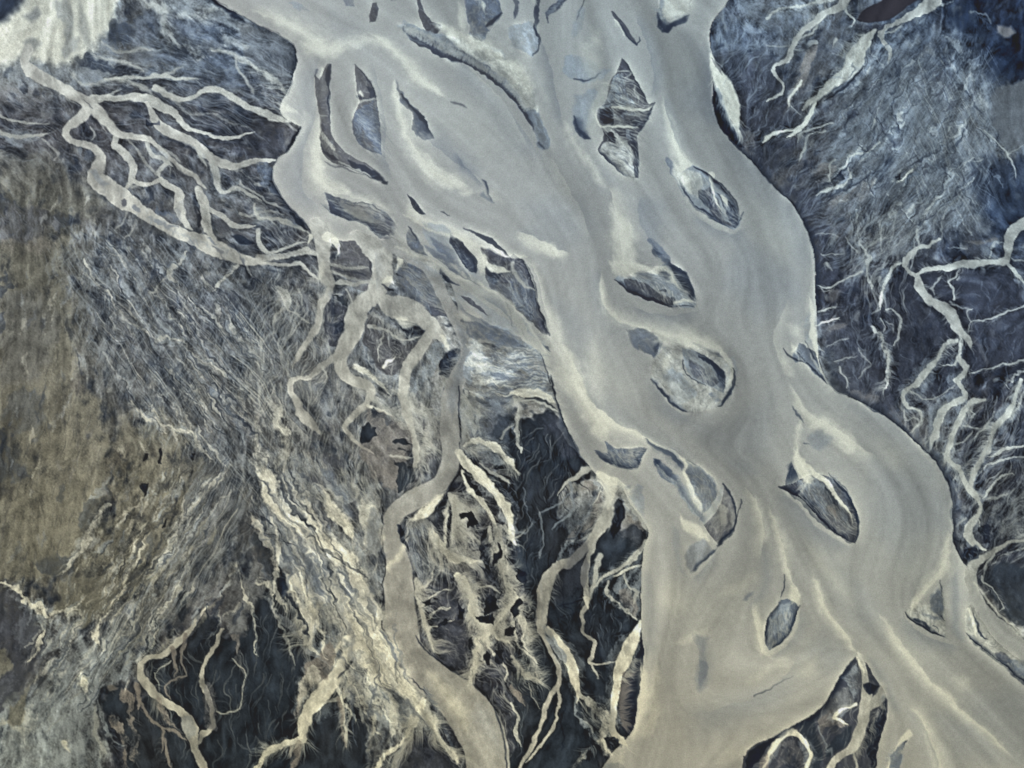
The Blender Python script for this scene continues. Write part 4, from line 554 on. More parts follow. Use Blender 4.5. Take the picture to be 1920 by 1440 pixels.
S('C','668 1210 12, 650 1232 20, 635 1258 26, 612 1290 26, 590 1320 24, 574 1345 26, 566 1370 20, 570 1390 10',4,.93,1,.3,'st:sfork'); A('c','660 1200 690 1190 690 1230 660 1270 640 1280 600 1300 620 1260',9,.6,2,1); S('K','632 1270 2.3, 645 1262 5.5, 660 1245 4.7, 668 1230 2.3',3,.8); S('C','622 1235 5, 632 1215 10, 650 1195 12, 662 1185 8',5,.7); S('N','590 1262 4.7, 608 1245 4.7, 618 1235 3.1',4,.6,2,.8)
S('C','568 1385 16, 545 1392 12, 520 1400 11, 500 1412 10, 490 1428 9, 480 1445 10, 465 1480 10',3,.9,1.5,.5); FR('c','568 1388 530 1398 495 1415',1,26,90,.55,200); S('P','560 1395 12, 552 1420 12, 545 1450 10',5,.8,1.5,.6); S('P','545 1402 8, 540 1420 6',4,.6); A('P','575 1250 598 1230 620 1200 625 1240 600 1280 575 1310 560 1340 550 1348 562 1300',8,.75,2,1); A('c','565 1275 590 1255 600 1290 580 1320 562 1330',9,.6,2,1)
S('c','660 1283 16, 650 1300 14, 640 1315 8, 643 1345 4, 648 1370 4, 650 1400 3',4,.85,1,.5); S('c','640 1310 8, 620 1312 5, 605 1316 3',3,.7); S('P','635 1310 6, 640 1335 8, 641 1370 5, 650 1400 4',4,.7); S('c','672 1295 12, 690 1320 14, 705 1345 8, 700 1380 4, 688 1405 3',6,.7,1.5,.8); S('C','790 1310 14, 775 1345 14, 755 1385 12, 725 1412 9, 700 1442 8',5,.85,1.5,.5); S('c','730 1300 14, 745 1330 14, 740 1360 10, 730 1390 5',6,.7,1.5,.8); S('M','710 1290 10, 722 1315 10, 728 1335 5',6,.6,1,.9); A('b','760 1380 790 1385 830 1400 855 1440 850 1500 740 1500 740 1420',10,.8,2,1); FR('c','790 1330 820 1375 850 1420',-1,44,180,.5,40); FR('c','790 1340 800 1400',1,40,120,.5,100); S('C','800 1345 10, 830 1385 8, 850 1410 7, 862 1440 10',6,.7,1,.6); RV('D','640 1340 740 1350 730 1440 650 1440',30,50,.6,90,.6,2)
FR('M','795 1290 825 1350 850 1400',-1,16,110,.6,30)
# comb trees east of the west channel
S('c','782 1080 6, 784 1110 8, 790 1140 12, 798 1170 13, 806 1195 10, 815 1222 6',4,.85,1,.4); for_ = 0
for p in ('788 1140 8, 815 1120 6, 845 1105 4','795 1170 5, 812 1150 6, 840 1138 4','800 1180 6, 825 1168 5, 850 1160 3','790 1100 5, 805 1085 5, 812 1060 4'): S('c',p,3,.75,1.5,.5)
S('C','850 1080 14, 872 1092 12, 882 1115 14, 886 1140 14, 896 1160 12, 915 1178 12, 935 1195 9, 960 1210 8',4,.9,1.5,.5); S('c','962 1125 10, 945 1145 9, 928 1165 9, 918 1178 10, 902 1195 12, 892 1225 12, 890 1250 12, 882 1285 10, 878 1300 6',4,.85,1.5,.5); S('c','905 1185 5, 918 1215 6, 935 1235 8, 945 1255 7, 955 1280 5',3,.8,1.5,.5); S('c','895 1100 5, 920 1098 5, 940 1110 4',3,.7)
A('K','905 1125 925 1118 925 1140 908 1145',4,.8,2,.4); A('K','900 1150 920 1148 918 1162 902 1160',3,.8,2,.4); A('K','945 1175 965 1180 960 1195 945 1190',3,.8,2,.4); A('K','880 1200 888 1195 886 1240 880 1240',3,.8); A('b','810 1180 840 1175 870 1200 885 1240 880 1260 850 1250 825 1220',8,.7,1,.7)
FR('c','786 1090 795 1160 812 1215',1,20,100,.5); FR('c','855 1085 884 1130 912 1178 950 1205',0,30,380,.55,None,1,50); FR('c','960 1130 918 1178 892 1230 882 1280',0,30,300,.55,None,1,50); RV('c','860 1060 980 1090 1000 1200 1010 1290 930 1300 890 1230',520,40,.5,85,1.2); RV('c','900 1300 960 1290 960 1420 930 1380',130,36,.5,90,1.2)
S('c','958 1100 7, 966 1125 8, 975 1150 8, 990 1178 7, 985 1200 6, 992 1225 4',3,.85,1.5,.5); S('c','960 1235 8, 975 1255 8, 985 1265 10, 1000 1270 6, 1020 1280 4',4,.8,1.5,.5); S('c','962 1165 8, 968 1195 8, 980 1220 6, 1000 1240 5, 1010 1250 4',3,.75,1.5,.5); S('P','965 1290 10, 980 1310 14, 985 1322 8',4,.8,1.5,.8); S('c','995 1280 3, 1003 1310 3, 1015 1330 3',2,.6); S('c','958 1320 6, 970 1345 7, 968 1375 6, 975 1400 5',4,.7,1,.8); FR('c','960 1110 985 1170 990 1220 1010 1260',0,24,260,.55,None,1,50); S('c','1000 1150 3, 990 1160 3',2,.5); FR('c','962 1120 985 1125 995 1140',0,14,60,.6)
# --- centre: dark plain channels
S('S','1110 876 6, 1085 890 7, 1065 903 8, 1052 917 4, 1044 930 3',2.5,.9,.8); S('L','1066 905 3, 1072 930 4, 1073 955 4, 1055 975 3, 1035 995 3',2.5,.7); S('L','1068 925 3, 1050 945 4, 1028 955 3, 1013 962 3',2.5,.6); S('L','1012 962 3, 1015 985 4, 1018 1005 3, 1012 1045 3',2.5,.65); S('L','960 990 3, 985 995 4, 1000 980 2',2.5,.6); S('L','978 915 2, 985 950 2, 1000 985 2',2,.4)
A('P','1120 925 1132 945 1110 985 1085 1010 1052 1030 1045 1045 1060 1012 1090 980 1108 955',6,.6,1.5,1); A('L','1060 1020 1105 1000 1090 1040 1060 1060 1040 1062',6,.6,1,1.3); S('N','1065 1012 3.1, 1090 1003 3.1, 1110 985 2.3',3,.7)
S('S','1125 890 20, 1140 905 28, 1146 928 20, 1140 955 20, 1130 982 22, 1112 1008 18, 1090 1035 16, 1068 1055 16, 1048 1060 18, 1032 1080 28, 1023 1105 26, 1017 1130 24, 1015 1155 20, 1018 1180 16, 1027 1205 9, 1036 1225 8, 1044 1245 9, 1049 1265 9, 1047 1288 9, 1035 1302 8, 1024 1322 8, 1020 1345 8, 1010 1370 7, 998 1395 7, 985 1420 7, 972 1445 7, 950 1500 7',3,.98,.7,.1,'st:centre')
S('C','1120 885 14, 1145 900 20, 1160 905 10, 1175 922 4',4,.9); S('C','1142 905 24, 1145 930 20, 1140 955 18',5,.6); S('C','1128 895 4, 1122 925 3, 1110 950 2',3,.5)
S('S','1047 1288 6, 1051 1310 6, 1043 1335 6, 1040 1362 6, 1022 1390 7, 1002 1408 6, 985 1432 5',2.5,.9,1,.3); S('C','1030 1180 12, 1044 1195 18, 1060 1218 18, 1070 1242 18, 1078 1265 17, 1082 1285 12, 1083 1300 6, 1082 1315 4',3,.95,.8,.1,'st:inner'); A('L','1022 1172 1036 1182 1048 1205 1064 1230 1062 1240 1045 1225 1030 1205 1024 1190',4,.9,1,.9); RV('c','1040 1225 1065 1240 1062 1260 1050 1250',30,20,.6,90,1.4)
S('S','1118 1005 16, 1106 1040 13, 1092 1080 17, 1096 1105 15, 1100 1122 10, 1095 1142 8, 1092 1160 6, 1097 1185 6, 1112 1203 7, 1110 1225 6, 1106 1242 6, 1120 1246 5, 1140 1242 5, 1155 1240 4',2.5,.95,1,.2,'st:mid2'); S('c','1106 1242 4, 1116 1262 4, 1120 1272 2',2.5,.8); S('C','1098 1125 12, 1098 1142 8',3,.8); S('c','1125 1040 10, 1118 1075 8, 1108 1105 6, 1104 1125 4',4,.8)
S('c','1212 1015 8, 1195 1035 10, 1175 1055 9, 1150 1070 8, 1130 1080 6, 1112 1100 4',3,.85,1,.3); S('C','1200 1062 4, 1175 1070 8, 1150 1080 5',3,.7); A('L','1172 1078 1203 1062 1201 1160 1180 1140 1160 1120 1150 1100',6,.6,2,1.2); A('P','1165 1108 1180 1105 1190 1130 1198 1160 1175 1150 1160 1130',5,.6,1.5,.8); S('c','1140 1085 6, 1140 1110 5, 1150 1130 5, 1175 1150 4, 1198 1162 4',3,.75,1.5,.5); S('c','1170 1075 3, 1185 1110 3, 1196 1115 6, 1186 1135 5',2.5,.7)
S('C','1168 952 9, 1160 968 8, 1152 988 3',3,.9); S('c','1160 905 8, 1178 935 12, 1200 970 12, 1215 1000 8',5,.7,1,.3); A('B','1155 940 1165 975 1200 1000 1212 1010 1200 1030 1150 1000',8,.4,2,1.2); A('K','1155 945 1165 935 1175 950 1160 990 1148 1010 1142 990',4,.85)
S('C','1203 1165 4, 1196 1185 17, 1182 1210 26, 1170 1236 28, 1160 1262 22, 1156 1290 18, 1152 1315 15, 1149 1338 14, 1146 1358 14, 1152 1375 16, 1168 1390 18, 1175 1398 10',3,1,.7,.05,'st:cream')
A('K','1203 1185 1206 1215 1206 1245 1202 1275 1195 1320 1188 1362 1180 1379 1166 1362 1160 1335 1164 1292 1166 1268 1180 1250 1192 1230 1200 1215',2.5,.97,.6,.2,'isl:strip'); FR('P','1170 1262 1164 1290 1162 1330 1168 1362',-1,20,260,.75,5,1,12); FR('c','1190 1235 1178 1255 1166 1275',-1,14,80,.7,30)
S('c','1083 1296 6, 1100 1312 9, 1118 1330 14, 1135 1350 20, 1132 1375 22, 1128 1400 14, 1140 1412 12, 1152 1420 10',5,.8,1.5,.8); S('L','1080 1305 4, 1082 1330 5, 1100 1360 5, 1112 1380 4',3,.75,1.5,.6); RV('c','1085 1300 1145 1330 1150 1370 1120 1400 1090 1350',160,34,.55,50,1.1); A('K','1132 1390 1142 1385 1160 1382 1162 1395 1148 1408 1138 1400',3,.9,2,.3); S('C','1130 1390 8, 1138 1405 8, 1150 1415 10',4,.7); S('c','1110 1400 10, 1090 1420 12, 1075 1440 10',6,.7,1.5,.8); FR('K','1105 1410 1130 1420',0,12,50,.7,110); A('g','1132 1440 1145 1425 1160 1424 1170 1440 1165 1480 1130 1480',5,.8,1,.6)
S('K','1020 1130 2.3, 1012 1165 2.3, 1022 1195 2.3, 1035 1225 2.3, 1042 1260 2.3',2,0)
S('K','1006 1100 2.3, 1006 1150 2.3, 1012 1190 2.3, 1024 1218 2.3, 1040 1258 2.3',2,.5); for_ = 0
S('K','1045 1135 2.3, 1075 1132 3.9, 1092 1128 2.3',3,.6); S('K','1050 1155 2.3, 1080 1150 3.1',3,.5); S('K','1060 1325 2.3, 1052 1345 2.3, 1058 1380 2.3, 1050 1410 2.3',3,.5); A('b','1085 1005 1105 1010 1100 1080 1060 1130 1040 1110 1050 1080',10,.5,2,.6)
# --- north-east land
A('W','1607 36 1616 22 1636 8 1652 0 1672 -12 1705 -30 1735 -40 1745 -28 1728 -6 1700 14 1678 30 1655 38 1632 41 1614 41',2.5,.97,.6,.05,'pond'); A('b','1590 45 1615 45 1640 44 1670 40 1650 60 1615 60',6,.7,1,.6)
S('S','1600 -40 30, 1588 -8 24, 1570 12 19, 1550 24 14, 1530 36 14, 1515 50 14, 1502 60 12, 1492 75 12, 1482 95 10, 1475 110 8, 1462 116 6, 1448 123 6, 1450 140 6, 1463 155 5, 1465 170 5, 1455 181 4, 1436 188 4',2.8,.95,1,.25,'st:ne1')
S('c','1530 38 6, 1530 52 8, 1515 66 7, 1500 72 6',3,.7); S('c','1583 8 9, 1594 25 6, 1603 38 5, 1594 52 3',2.5,.8); S('c','1436 34 8, 1455 22 7, 1475 17 7, 1510 13 6, 1540 5 10, 1570 -5 12',4,.8,1,.6); S('c','1440 85 4, 1465 88 4, 1480 82 3',3,.5)
S('S','1790 -60 50, 1755 -10 34, 1738 12 26, 1718 24 20, 1697 35 14, 1680 44 10, 1660 48 8, 1650 60 9, 1654 76 9, 1664 92 8, 1667 108 7, 1665 122 3',3,.9,1.2,.5,'st:ne2'); S('c','1745 15 10, 1790 0 4',5,.6,1,.8); S('c','1655 62 4, 1675 58 5, 1690 48 6',3,.6); S('c','1630 80 4,1632 100 3',3,.5)
S('C','1640 55 6, 1622 78 22, 1605 104 28, 1590 128 24, 1568 152 18, 1542 174 12, 1520 190 9, 1502 205 4',4,.8,1,.4,'isl:tanbar'); S('N','1616 122 3.1, 1595 150 4.7, 1565 178 4.7, 1545 190 2.3',3,.7); FR('c','1625 68 1600 90 1580 110',1,18,90,.6,230)
S('P','1527 83 8, 1518 100 14, 1508 130 14, 1495 160 12, 1482 182 8, 1476 204 4',5,.7,1.3,.8); S('C','1500 150 6, 1490 172 10, 1480 185 7, 1477 203 4',3,.85); FR('c','1530 80 1515 110',1,14,60,.6,200); S('c','1567 72 8, 1560 88 7',3,.7)
S('C','1527 190 6, 1520 210 14, 1508 230 15, 1492 248 10, 1478 260 4',3,.9,1,.3); S('C','1498 240 7, 1480 243 6, 1462 246 8, 1445 254 9, 1430 264 6',3,.85); S('c','1562 230 4, 1535 238 5, 1512 246 5, 1498 252 4',3,.8); S('c','1548 245 3, 1520 252 4, 1512 262 6, 1506 280 8, 1498 302 5',3,.75,1,.4); S('c','1500 252 6, 1495 268 4',3,.7); S('c','1478 196 4, 1488 208 3, 1500 214 3',2.5,.6)
S('c','1648 265 4, 1630 278 4, 1605 284 5, 1585 292 6, 1583 305 6, 1590 318 6, 1592 332 6, 1580 346 8, 1558 352 9, 1535 364 8',2.8,.8,1.2,.5); S('c','1562 298 4, 1552 312 5, 1552 330 6, 1558 345 5',2.8,.7); A('N','1558 320 1570 315 1580 330 1568 340 1556 338',4,.7,2,.9); S('C','1715 322 5, 1702 333 6, 1682 340 4',3,.8,1,.4); A('N','1680 328 1692 325 1690 334 1680 336',3,.8); A('c','1684 215 1695 212 1697 235 1690 240 1682 228',3,.6,1,.3); S('c','1640 225 6, 1634 240 4',4,.7)
S('N','1590 345 3.1, 1625 332 4.7, 1650 318 3.9',4,.6,1.5); S('N','1640 355 3.1, 1665 340 3.1',4,.5,1.5); S('c','1845 245 4, 1870 272 4, 1888 288 5, 1898 308 4, 1903 332 3',3,.7); S('c','1888 288 3, 1920 270 3',3,.5); S('c','1815 20 4,1847 38 5,1850 50 4',4,.4,2); S('c','1770 60 5, 1800 100 5, 1820 140 4, 1850 215 3',8,.3,2,1.2); S('N','1780 130 3.1, 1810 170 3.1, 1850 220 2.3',6,.4,2,1); S('c','1840 300 3, 1815 303 3',3,.5)
# --- white tree-like streams, east
S('S','1762 450 5, 1745 458 6, 1728 466 8, 1708 478 14, 1700 494 11, 1709 508 8, 1722 517 10, 1727 537 14, 1740 556 14, 1762 572 16, 1780 588 24, 1787 606 23, 1799 622 17, 1812 636 12, 1822 654 5',3,.95,1,.3,'st:tree'); S('S','1722 514 7, 1738 507 7, 1770 503 9, 1800 497 12, 1840 492 13, 1868 491 13, 1885 486 18, 1890 465 20, 1895 442 18, 1905 428 20, 1930 410 22, 1990 370 26',2.8,.95,1,.3,'st:tree2'); S('c','1888 492 10, 1898 508 10, 1915 528 8, 1950 556 9',2.8,.85,1,.5)
S('c','1845 480 5, 1860 462 6, 1880 455 5',4,.5,2,.8); S('c','1890 478 3, 1905 488 4, 1925 492 4',3,.6); S('c','1720 432 4, 1723 452 6, 1725 465 5',2.8,.75); S('c','1717 482 4, 1724 470 6, 1745 461 5',2.5,.7); S('c','1698 487 7, 1680 493 9, 1668 506 9, 1664 522 10, 1655 546 9, 1649 566 9, 1646 580 4',3,.85,1,.5); S('c','1650 520 6, 1648 540 5',3,.6); S('C','1652 550 6, 1648 575 5',2.5,.7); S('c','1645 580 4, 1632 592 3',3,.5)
S('c','1606 395 5, 1608 425 6, 1614 455 7, 1624 480 10, 1628 505 9, 1632 530 8, 1632 548 4',4,.7,1.5,.7); S('c','1585 445 3, 1600 465 4, 1612 475 4',3,.5); S('c','1650 420 3,1652 450 4,1655 475 3',3,.5); S('c','1680 395 5,1672 430 4,1665 465 4',4,.4); S('c','1690 380 10, 1672 390 8, 1670 410 6',5,.6,2,.7); S('c','1705 395 8, 1715 385 7, 1700 400 4',4,.6); S('c','1800 365 3, 1770 405 4, 1765 450 3, 1755 455 3',2.5,.4); S('P','1870 450 6, 1840 455 6, 1815 455 3',4,.5); S('c','1810 465 3, 1775 465 3',3,.5)
S('c','1618 510 4, 1590 520 4, 1572 530 5, 1560 539 6, 1545 540 4, 1531 535 3',2.5,.8); S('c','1560 545 3,1545 548 3,1540 540 2',2,.5); S('c','1532 583 5, 1550 579 4, 1565 576 3',2.5,.8); S('c','1565 578 3, 1568 568 2',2,.5); S('C','1533 608 6, 1552 601 6, 1575 596 3',2.8,.75); S('c','1540 478 3, 1560 480 4, 1578 476 3',3,.5); S('c','1547 494 4, 1560 505 4',3,.6); S('c','1550 650 2, 1575 642 3, 1592 633 2',3,.5); S('c','1528 442 3, 1550 441 3, 1572 448 3',3,.4)
S('c','1797 630 8, 1798 650 14, 1796 670 10, 1792 684 4, 1772 688 3, 1762 684 3',2.8,.85,1,.5); S('c','1790 640 6, 1772 647 7, 1763 662 8, 1754 680 10, 1738 698 13, 1720 718 13, 1700 730 10, 1693 745 10, 1700 760 6, 1718 772 5, 1727 788 4, 1716 800 5, 1706 812 4',2.8,.9,1,.4,'st:e1'); S('c','1800 672 9, 1812 690 10, 1808 705 10, 1797 716 9, 1808 732 9, 1810 748 10, 1790 759 11, 1770 770 12, 1760 790 14, 1755 810 12, 1745 828 6, 1740 845 4',2.8,.95,1,.2,'st:e2')
S('c','1700 732 4, 1715 738 4, 1730 748 3, 1745 745 4, 1765 742 4, 1790 725 5',2.5,.6); S('c','1697 768 4, 1696 785 3, 1710 782 3, 1725 790 3',2.5,.6); S('c','1760 800 6, 1745 815 4, 1735 828 3',2.5,.7); S('c','1755 815 5, 1757 840 3',2.5,.6); S('B','1822 638 5, 1840 660 6, 1850 680 5, 1848 695 3',4,.6); S('c','1735 560 4, 1748 572 5, 1740 560 3',3,.5); S('c','1755 550 4, 1748 540 5, 1755 530 4, 1765 520 3',2.5,.6); S('c','1790 562 6, 1787 540 6, 1778 528 4, 1790 520 4, 1800 508 3',2.5,.75); S('c','1795 525 4,1800 515 3',2,.5); S('c','1782 568 6, 1800 575 4, 1820 578 3',3,.5); S('c','1822 604 3, 1812 592 4, 1814 580 4, 1822 576 2',2.5,.55); S('c','1925 572 4, 1890 580 4, 1870 598 5, 1852 602 3, 1822 603 3, 1817 618 3',2.5,.7)
S('c','1635 615 6, 1648 628 7, 1658 645 8, 1667 665 9, 1664 690 8, 1662 715 10, 1655 730 6',3,.75,1.5,.7); S('c','1660 583 3, 1678 586 5, 1688 610 8, 1686 630 7, 1678 650 4',2.8,.7,1,.5); S('c','1648 600 4, 1658 615 4, 1655 625 3',2.5,.6); S('c','1660 605 3, 1672 612 3, 1678 622 3',2.5,.5); S('c','1572 690 5, 1580 702 4, 1590 715 4, 1590 725 3',2.5,.6); S('c','1565 678 3, 1590 672 4, 1605 662 3',3,.5); S('c','1607 650 4, 1618 668 4, 1632 682 4, 1618 696 4, 1612 710 3',3,.45)
S('c','1925 676 6, 1900 684 6, 1875 686 5, 1852 694 4, 1820 702 3',3,.7,1,.4); S('c','1925 690 8, 1900 710 6, 1885 718 5, 1895 725 4',3,.6,2,.8)
S('c','1845 748 5, 1828 753 8, 1812 765 10, 1800 785 10, 1790 802 11, 1783 822 10, 1776 845 9, 1777 862 8, 1794 876 8, 1804 895 9, 1814 914 9, 1830 928 9, 1838 948 9, 1832 968 12, 1815 984 14, 1812 1000 14, 1828 1018 13, 1848 1030 12',2.8,.95,.9,.2,'st:e3')
S('c','1912 715 7, 1905 742 7, 1896 768 9, 1882 786 10, 1866 802 10, 1858 818 6, 1848 845 8, 1836 864 10, 1824 882 10, 1819 902 9, 1820 918 9',2.8,.9,.9,.3,'st:e4'); S('c','1925 836 6, 1892 840 7, 1868 848 8, 1848 856 6',3,.8,1,.5); S('c','1925 860 4, 1880 862 5, 1850 872 4, 1828 890 4',3,.6,1,.6); S('c','1900 890 4, 1875 898 7, 1857 914 10, 1842 932 8',3,.8,1,.3); S('c','1890 925 4, 1862 930 6, 1848 935 4',3,.6)
S('c','1802 800 6, 1825 805 4, 1850 805 5, 1865 800 4',2.5,.6); S('c','1865 770 3, 1860 785 4, 1850 800 6, 1835 812 5, 1822 830 3',3,.6); S('c','1812 770 3,1828 778 4,1818 788 5',2.5,.6); S('c','1785 832 4, 1805 828 5, 1820 815 3',2.5,.5); S('c','1925 730 4, 1910 760 5, 1895 785 5',3,.5); S('c','1765 848 3, 1775 855 4,1768 870 3',2.5,.5); S('c','1790 890 4, 1785 905 5, 1792 920 4',3,.5); S('c','1834 955 5, 1834 975 4, 1836 985 2',2.5,.7); S('c','1808 970 4, 1795 975 6, 1788 985 5',4,.6)
A('N','1810 1030 1830 1020 1842 1030 1838 1045 1815 1052 1808 1045',5,.85,1,.3); S('c','1830 1015 3, 1838 1035 4',2.5,.6); A('K','1832 985 1852 985 1862 1010 1850 1018 1838 1005',6,.7,2,.5); S('c','1925 1025 8, 1900 1035 6, 1880 1045 5, 1860 1060 4',4,.5,1.5,.7); FR('c','1920 1012 1880 1028',0,18,80,.5); A('D','1845 1065 1890 1055 1930 1070 1930 1180 1890 1160 1850 1120 1838 1090',14,.75,2,.6)
S('c','1842 1078 5, 1842 1092 5, 1860 1106 4, 1872 1122 4, 1883 1140 4, 1872 1146 3, 1868 1135 2',2.2,.65); S('c','1850 1110 3, 1840 1118 2',2,.5); S('c','1905 1188 4, 1915 1175 3, 1925 1170 3',2.5,.5)
# silt spit islands at the east elbow
A('M','1484 668 1500 640 1512 652 1530 660 1538 700 1552 722 1530 705 1508 682 1490 678',4,.8,1,.7,'isl:elbow'); S('K','1468 652 2.3, 1485 668 3.9, 1505 680 3.1',2.5,.9); S('K','1495 660 2.3, 1508 675 4.7',2.5,.8); S('K','1512 680 2.3, 1530 700 5.5, 1552 722 3.9',2.8,.9); S('C','1482 640 16, 1492 660 8, 1498 668 4',6,.8); S('C','1520 560 4, 1524 600 16, 1526 630 15, 1530 655 8, 1536 675 3',4,.9); S('c','1518 665 4, 1530 685 6, 1542 705 3',3,.7); S('K','1510 640 2.3, 1520 660 3.1, 1532 680 2.3',2.5,.6); S('c','1500 600 12, 1488 625 14, 1490 645 8',12,.5)

# --- second pass: where the bars dissolve into the water; banks sharp on the cut side, feathered on the other
E('g','1200 368 50, 1198 410 60, 1216 442 40, 1240 470 20',-1,.55,.1); E('g','1125 495 24, 1124 540 30, 1135 575 40, 1165 602 50, 1220 625 40',1,.4,.1); E('g','1070 660 30, 1090 710 40, 1115 758 50, 1150 790 50, 1200 812 40, 1260 845 30, 1310 880 20',-1,.4,.1); E('g','1245 180 20, 1252 225 30, 1262 255 30, 1280 288 20',-1,.45,.1); E('g','965 432 20, 1010 452 40, 1066 474 20',-1,.35,.1)
E('C','1245 180 6, 1250 215 10, 1258 250 18, 1275 285 30, 1300 312 34',1,.8,.2); E('C','1140 345 12, 1150 380 30, 1158 420 44, 1165 455 44, 1172 480 30',-1,.7,.2); E('C','1125 495 8, 1124 540 14, 1135 575 22, 1160 600 30, 1200 616 34, 1260 628 36, 1330 640 24, 1366 664 10',-1,.65,.3)
E('C','1068 655 16, 1085 710 26, 1108 755 36, 1145 788 42, 1190 812 26, 1240 834 14, 1290 866 12, 1340 900 10',1,.7,.2); E('C','465 16 20, 540 50 30, 592 82 40, 620 112 24',-1,.6,.2); E('C','690 58 10, 740 95 14, 790 150 16, 842 190 6',-1,.6,.2); E('C','600 215 14, 602 260 26, 600 300 34, 608 345 34, 640 362 20',1,.7,.2); E('C','968 432 20, 1018 455 30, 1068 476 20',1,.75,.2)
E('C','1700 1318 20, 1740 1375 40, 1762 1440 40, 1765 1500 40',-1,.4,.2); E('g','1700 1318 20, 1740 1375 40, 1762 1440 40, 1765 1500 40',1,.35,.2); E('C','1640 1140 20, 1700 1215 30, 1760 1290 30, 1850 1370 20, 1910 1430 10',1,.4,.2); E('C','1778 985 10, 1778 1040 16, 1765 1075 20, 1742 1105 24, 1708 1142 16',1,.6,.2); E('C','1528 1070 10, 1545 1130 20, 1585 1190 20, 1612 1232 8',1,.5,.2)
E('C','1395 912 14, 1420 950 26, 1430 1000 30, 1424 1050 20',1,.55,.2); E('C','1440 945 8, 1462 1005 14, 1478 1065 14, 1500 1120 10',1,.6,.2); E('C','1478 715 14, 1510 765 24, 1560 800 30, 1610 835 40, 1650 862 20',1,.6,.2); E('C','1200 1230 6, 1203 1290 16, 1192 1360 20, 1180 1390 14',-1,.7,.2); E('C','1412 1120 10, 1416 1180 18, 1428 1225 14, 1450 1238 8',-1,.5,.2); E('g','1300 1188 14, 1312 1215 30, 1314 1260 34, 1318 1295 14',-1,.5,.3)
E('C','740 140 6, 747 190 12, 757 240 16, 780 285 24, 820 325 30, 885 350 16',1,.5,.2); E('N','752 176 6, 765 192 10, 778 206 16, 792 218 28, 803 238 32, 813 260 14',1,.75,.8); E('M','858 282 12, 866 305 22, 886 326 16, 905 345 10',1,.45,.4); E('N','903 333 3, 912 350 6, 925 380 4',1,.7)
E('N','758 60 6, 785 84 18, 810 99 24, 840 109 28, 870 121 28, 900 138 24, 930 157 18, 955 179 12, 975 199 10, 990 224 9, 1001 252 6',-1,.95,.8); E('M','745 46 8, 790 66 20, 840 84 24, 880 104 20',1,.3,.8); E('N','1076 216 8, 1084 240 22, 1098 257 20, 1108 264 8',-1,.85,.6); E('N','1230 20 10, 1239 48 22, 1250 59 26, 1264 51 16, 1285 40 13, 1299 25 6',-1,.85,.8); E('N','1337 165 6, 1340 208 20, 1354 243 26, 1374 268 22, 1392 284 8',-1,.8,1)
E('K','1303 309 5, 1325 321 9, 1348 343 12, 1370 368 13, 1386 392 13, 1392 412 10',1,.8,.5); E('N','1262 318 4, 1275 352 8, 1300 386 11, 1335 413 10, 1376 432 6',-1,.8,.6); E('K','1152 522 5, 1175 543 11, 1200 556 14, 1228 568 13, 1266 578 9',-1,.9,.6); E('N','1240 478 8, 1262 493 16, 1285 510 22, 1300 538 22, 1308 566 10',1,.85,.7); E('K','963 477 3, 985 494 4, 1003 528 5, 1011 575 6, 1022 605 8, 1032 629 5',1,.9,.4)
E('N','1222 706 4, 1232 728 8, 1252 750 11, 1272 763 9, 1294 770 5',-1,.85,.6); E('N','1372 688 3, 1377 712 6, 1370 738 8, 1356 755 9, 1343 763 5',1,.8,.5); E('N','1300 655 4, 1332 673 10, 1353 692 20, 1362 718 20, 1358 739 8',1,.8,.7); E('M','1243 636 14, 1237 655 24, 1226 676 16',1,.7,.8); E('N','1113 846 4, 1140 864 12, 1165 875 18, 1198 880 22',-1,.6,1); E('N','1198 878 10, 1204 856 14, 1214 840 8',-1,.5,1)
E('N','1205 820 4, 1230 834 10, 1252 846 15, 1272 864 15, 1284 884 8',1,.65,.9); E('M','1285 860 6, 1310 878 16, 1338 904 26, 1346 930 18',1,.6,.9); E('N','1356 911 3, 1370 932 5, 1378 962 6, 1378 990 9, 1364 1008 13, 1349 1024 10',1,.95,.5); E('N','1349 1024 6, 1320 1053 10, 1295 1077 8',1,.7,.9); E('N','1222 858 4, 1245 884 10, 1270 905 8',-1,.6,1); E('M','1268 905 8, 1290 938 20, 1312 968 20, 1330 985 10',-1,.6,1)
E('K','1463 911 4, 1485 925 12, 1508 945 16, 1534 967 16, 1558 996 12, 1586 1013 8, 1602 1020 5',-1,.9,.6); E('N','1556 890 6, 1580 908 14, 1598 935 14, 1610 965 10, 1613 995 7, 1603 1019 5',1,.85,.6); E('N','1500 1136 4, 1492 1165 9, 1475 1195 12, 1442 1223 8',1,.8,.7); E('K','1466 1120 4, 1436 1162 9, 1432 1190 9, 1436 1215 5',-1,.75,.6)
E('K','1693 1145 3, 1712 1166 8, 1742 1182 10, 1775 1195 7',-1,.9,.6); E('K','1811 1188 4, 1830 1208 11, 1858 1230 12, 1888 1253 13, 1922 1277 14, 2000 1336 14',-1,.9,.7); E('K','1604 1234 6, 1576 1265 10, 1556 1306 12, 1530 1336 12, 1494 1356 12, 1440 1387 8',-1,.8,.7); E('N','1035 705 5, 1046 755 7, 1062 796 9, 1076 831 10, 1092 862 9, 1107 878 5',1,.85,.6)
